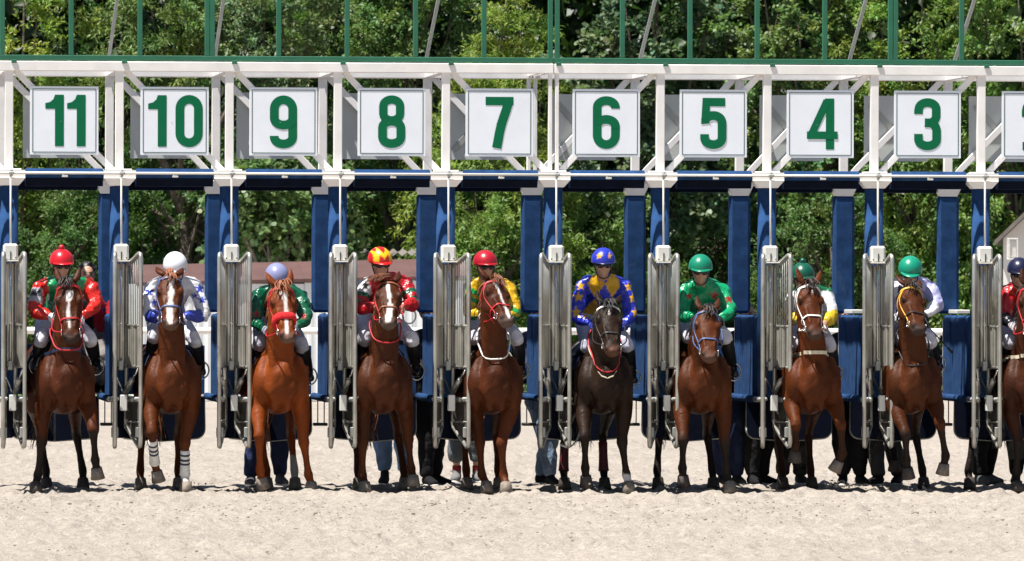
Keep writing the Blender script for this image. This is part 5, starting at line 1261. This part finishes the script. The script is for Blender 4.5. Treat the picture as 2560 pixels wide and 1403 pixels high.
JOCK = [
 dict(st=11, look=(.12, -.95, -.1), he=(154, 655), sl=(104, 722), sr=(228, 722), el=(84, 778), er=(240, 765), hl=(126, 790), hr=(203, 792), kl=(104, 845), kr=(224, 842), fl=(92, 905), fr=(240, 905), silk=s11, helmet=(.55, .01, .02), knob=(.45, .01, .015), glove=(.62, .62, .68),
      label='jockey in a red pompom helmet and green silks with red sleeves'),
 dict(st=10, look=(.05, -.9, -.45), he=(438, 662), sl=(382, 722), sr=(486, 722), el=(372, 790), er=(512, 788), hl=(400, 792), hr=(458, 792), kl=(386, 838), kr=(484, 845), fl=(376, 920), fr=(502, 915), silk=s10, helmet=(.74, .74, .80), glove=(.70, .70, .72), breech=(.62, .63, .72),
      label='jockey in a white helmet and white silks with blue stars and cuffs'),
 dict(st=9, look=(.1, -.9, -.5), he=(692, 690), sl=(650, 742), sr=(748, 742), el=(636, 805), er=(766, 800), hl=(660, 822), hr=(738, 815), kl=(650, 855), kr=(752, 858), fl=(634, 925), fr=(772, 930), silk=s9, helmet=(.22, .24, .42), glove=(.25, .27, .33), breech=(.40, .41, .50),
      label='jockey in a lilac helmet and dark green silks with red stars'),
 dict(st=8, look=(.25, -.9, -.2), he=(950, 650), sl=(914, 718), sr=(1010, 712), el=(898, 772), er=(1036, 762), hl=(938, 765), hr=(1004, 765), kl=(912, 842), kr=(1030, 845), fl=(896, 912), fr=(1040, 918), silk=s8, helmet=hm, peak=(.55, .01, .012), glove=None,
      label='jockey in a red and yellow helmet and dark red silks with green hooped sleeves'),
 dict(st=7, look=(.2, -.95, -.05), he=(1213, 658), sl=(1180, 722), sr=(1268, 722), el=(1172, 780), er=(1288, 782), hl=(1202, 788), hr=(1262, 796), kl=(1186, 840), kr=(1292, 842), fl=(1180, 915), fr=(1302, 915), silk=s7, helmet=(.38, .008, .02), glove=(.70, .70, .70),
      label='jockey in a plain dark red helmet and yellow silks with green stripes'),
 dict(st=6, he=(1508, 652), sl=(1458, 718), sr=(1558, 718), el=(1438, 790), er=(1576, 786), hl=(1476, 808), hr=(1562, 806), kl=(1470, 862), kr=(1566, 858), fl=(1446, 930), fr=(1580, 935), silk=s6, helmet=hstars, peak=(.012, .016, .10), glove=(.03, .05, .32), breech=(.52, .53, .66),
      label='jockey in blue and gold diamond silks with gold stars on a blue helmet'),
 dict(st=5, look=(-.06, -.97, -.2), he=(1751, 668), sl=(1712, 728), sr=(1800, 728), el=(1706, 790), er=(1824, 778), hl=(1732, 796), hr=(1800, 796), kl=(1722, 838), kr=(1812, 838), fl=(1700, 915), fr=(1832, 920), silk=s5, helmet=(.006, .20, .115), glove=(.02, .02, .025),
      label='jockey in shiny emerald green silks with red stars and a green helmet'),
 dict(st=4, he=(2006, 688), sl=(1982, 745), sr=(2062, 738), el=(1972, 795), er=(2080, 790), hl=(2000, 800), hr=(2062, 808), kl=(1990, 858), kr=(2074, 860), fl=(1980, 930), fr=(2086, 925), silk=s4, helmet=(.004, .085, .05), knob=(.004, .085, .05), glove=None,
      label='jockey in a dark green helmet and white silks with yellow cuffs'),
 dict(st=3, look=(-.1, -.9, -.4), he=(2275, 672), sl=(2240, 722), sr=(2320, 722), el=(2228, 788), er=(2346, 762), hl=(2260, 800), hr=(2312, 786), kl=(2252, 845), kr=(2324, 848), fl=(2244, 920), fr=(2342, 900), silk=s3, helmet=(.006, .24, .15), glove=(.015, .015, .02),
      label='jockey in a bright green helmet and pale lilac silks holding a whip'),
 dict(st=2, he=(2548, 676), sl=(2524, 732), sr=(2612, 732), el=(2512, 795), er=(2636, 795), hl=(2528, 812), hr=(2604, 812), kl=(2524, 852), kr=(2620, 852), fl=(2510, 930), fr=(2640, 930), silk=s2, helmet=(.010, .012, .045), glove=(.45, .42, .44),
      label='jockey at the right edge in a navy helmet and red silks'),
]
for j in JOCK:
    HO = HORSE[j['st']]; y0 = HO['Y0']; W = HO['W']
    J = dict(hea=P(j['he'][0], j['he'][1]+11, y0+.18), shl=P(j['sl'][0], j['sl'][1]-8, y0+.36), shr=P(j['sr'][0], j['sr'][1]-8, y0+.36), ell=P(*j['el'], y0+.22), elr=P(*j['er'], y0+.22), hal=P(*j['hl'], y0+.06), har=P(*j['hr'], y0+.06),
             knl=P(*j['kl'], y0+.16), knr=P(*j['kr'], y0+.16), anl=P(*j['fl'], y0+.50), anr=P(*j['fr'], y0+.50), pel=W(0, .78, 1.735), fac=arr(0, -1, 0), look=norm(arr(*j.get('look', (0, -.97, -.14)))), hunch=.07)
    J['hil'] = J['pel']+arr(-.10, 0, -.04); J['hir'] = J['pel']+arr(.10, 0, -.04)
    J['che'] = lerp(J['shl'], J['shr'], .5)+arr(0, .03, -.05)
    for s, sg in (('l', 1), ('r', -1)): J['hd'+s] = norm(arr(.25*sg, -.9, -.25)); J['hn'+s] = arr(-.75*sg, 0, .7)
    root = person(J, HO['base']+arr(0, .1, 1.5), j['label'], 'jockeys on the race horses', {}, dict(kind='jockey', silk=paint(J, j['silk']), helmet=j['helmet'], peak=j.get('peak', j['helmet']), knob=j.get('knob'), glove=j.get('glove'), breech=j.get('breech', (.66, .65, .74)), brows=False))
    # reins from the hands to the bit
    hc = next(h for h in HORSES if h['stall'] == j['st'])
    for s, k in ((-1, 'l'), (1, 'r')):
        b = HO['H'](.485, .075*s, -.075); a_ = J['ha'+k]+J['hd'+k]*.07
        m_ = lerp(a_, b, .5)+arr(.05*s, 0, -.05)
        obj('rein', tube(G(), [a_, m_, b], .0065, n=6, k=5), strap(hc['bridle'] if hc['bridle'] != 'yellow' else 'black'), HO['root'], off=HO['base'], smooth=True)
# whip held by the stall 3 jockey
g = G(); a_ = P(2304, 800, .0); b_ = P(2381, 882, .05); tube(g, [a_, lerp(a_, b_, .5), lerp(a_, b_, .85), b_], [.009, .007, .006, .005], n=8); tube(g, [lerp(a_, b_, .84), b_], [.010, .013], [.005, .005], n=8)
o = obj('riding_whip', g, MT['leather'], None, off=a_, smooth=True, loc=a_); tag(o, 'thin dark riding whip held by the lilac sleeved jockey', 'whip')
g = G(); a_ = P(1005, 772, .0); b_ = P(1023, 790, .0); ring(g, [b_+arr(math.cos(q)*.065, 0, math.sin(q)*.075) for q in np.linspace(0, 6.28, 20, endpoint=False)], .008, 6)
tube(g, [a_, b_+arr(-.05, 0, .06)], .012, n=8); o = obj('rein_loop', g, strap('white'), HORSE[8]['root'], off=HORSE[8]['base'], smooth=True)

# ---- gate handlers standing behind the stalls
def handler(label, feet, Y, hip, shoulder, K, face=(0, -1), lift=0.0, head=None, arms=None, group='gate handlers behind the stalls', knees=None):
    """feet: two x pixels; hip and shoulder: pixels; stands on the sand at depth Y"""
    f = norm(arr(face[0], face[1], 0)); y1, y2 = (Y if np.isscalar(Y) else Y[0]), (Y if np.isscalar(Y) else Y[1]); ym = (y1+y2)/2
    a1 = arr(PX(feet[0], y1, .2), y1, .105+lift); a2 = arr(PX(feet[1], y2, .2), y2, .105+lift)
    pel = P(*hip, ym+.05); ch = P(*shoulder, ym-.1); lt = norm(np.cross(f, arr(0, 0, 1))); 
    if lt[0] < 0: lt = -lt
    if abs(lt[0]) < .3: lt = lt*np.sign(a2[1]-a1[1]+1e-6)*np.sign(lt[1]+1e-9)
    J = dict(anl=a1, anr=a2, pel=pel, hil=pel-lt*.10-arr(0, 0, .05), hir=pel+lt*.10-arr(0, 0, .05), fac=f, shl=ch-lt*.19, shr=ch+lt*.19, che=ch-arr(0, 0, .05))
    J['hea'] = ch+arr(0, 0, .25)+f*.06 if head is None else P(*head, ym-.12)
    for s in 'lr':
        J['kn'+s] = lerp(J['hi'+s], J['an'+s], .5)+f*(.05 if knees is None else knees)
        sg = -1 if s == 'l' else 1
        J['el'+s] = J['sh'+s]+lt*.05*sg+f*.10-arr(0, 0, .24); J['ha'+s] = J['el'+s]+f*.22+arr(0, 0, -.04)
        J['toe'+s] = norm(f+lt*.25*sg)
    return person(J, arr((a1[0]+a2[0])/2, ym, lift), label, group, {}, dict(K, kind='handler'), .021)
NAVYJ, LJEAN, BLACK, GREYT, KHAKI = (.016, .024, .07), (.16, .25, .42), (.010, .010, .012), (.085, .095, .105), (.16, .15, .14)
handler('dark haired handler in a black shirt with red collar crouching beside the red helmeted jockey', (240, 264), 2.05, (238, 830), (228, 742), dict(shirt=lambda p: np.where((p[:, 2:3] > 1.93) | (p[:, 0:1] > PX(236, 2.0)), np.array([[.40, .02, .03]]), np.array([[.012, .012, .014]])), trouser=KHAKI, shoe=BLACK), lift=.93, head=(218, 688), knees=.30)
handler('handler in navy jeans standing behind the bright chestnut horse', (628, 700), 2.35, (668, 985), (680, 880), dict(shirt=BLACK, trouser=NAVYJ, shoe=(.10, .10, .11)))
handler('handler in pale blue jeans and black trainers behind the liver chestnut horse', (962, 1012), (2.6, 3.0), (975, 985), (968, 850), dict(shirt=(.05, .05, .06), trouser=LJEAN, shoe=(.02, .02, .022), hem=1.88))
handler('handler in wide black trousers and striped trainers next to the liver chestnut horse', (1068, 1088), (2.15, 2.45), (1064, 985), (1064, 850), dict(shirt=BLACK, trouser=BLACK, shoe=BLACK), face=(.6, -.8))
handler('handler in grey cropped trousers with red socks behind the red chestnut horse', (1142, 1192), 3.5, (1160, 985), (1138, 905), head=(1126, 866), K=dict(shirt=(.06, .06, .07), trouser=GREYT, shoe=(.16, .16, .16), hem=1.66, sock=(.25, .02, .03)))
handler('handler in faded blue jeans behind the almost black horse', (1376, 1352), (2.2, 2.7), (1362, 985), (1345, 850), dict(shirt=(.03, .04, .08), trouser=(.15, .21, .30), shoe=BLACK), face=(.5, -.85))
handler('handler in dark navy jeans behind the low headed bay horse', (1806, 1842), 2.35, (1815, 985), (1790, 870), dict(shirt=BLACK, trouser=(.022, .032, .08), shoe=(.04, .04, .045)))
handler('handler in black trousers standing left of the white bridled bay', (1880, 1905), (2.2, 2.6), (1885, 985), (1860, 850), dict(shirt=BLACK, trouser=(.014, .014, .015), shoe=BLACK), face=(.5, -.85))
handler('handler in grey camouflage trousers behind the white bridled bay', (1955, 2000), 2.6, (1985, 985), (2010, 860), dict(shirt=BLACK, trouser=lambda p: np.where((vnoise(p*11, 9) > .5)[:, None], np.array([[.05, .05, .045]]), np.array([[.018, .018, .018]])), shoe=(.05, .05, .05)))
handler('handler in loose black trousers between the white and yellow bridled horses', (2108, 2150), 2.3, (2118, 985), (2108, 860), dict(shirt=BLACK, trouser=(.008, .008, .010), shoe=BLACK))
handler('handler striding in dark grey trousers behind the yellow bridled horse', (2196, 2246), (2.2, 2.5), (2206, 1000), (2250, 880), dict(shirt=(.02, .02, .025), trouser=(.035, .037, .04), shoe=BLACK), face=(-.6, -.8))
handler('handler in black trousers left of the horse at the right edge', (2448, 2470), (2.3, 2.6), (2455, 985), (2458, 905), head=(2450, 868), K=dict(shirt=BLACK, trouser=BLACK, shoe=(.12, .12, .12), whitesole=False), face=(.5, -.85))
handler('handler in mottled grey trousers behind the horse at the right edge', (2540, 2585), 2.5, (2555, 985), (2565, 870), dict(shirt=BLACK, trouser=lambda p: np.where((vnoise(p*9, 8) > .5)[:, None], np.array([[.10, .10, .09]]), np.array([[.02, .02, .02]])), shoe=(.06, .06, .06)))
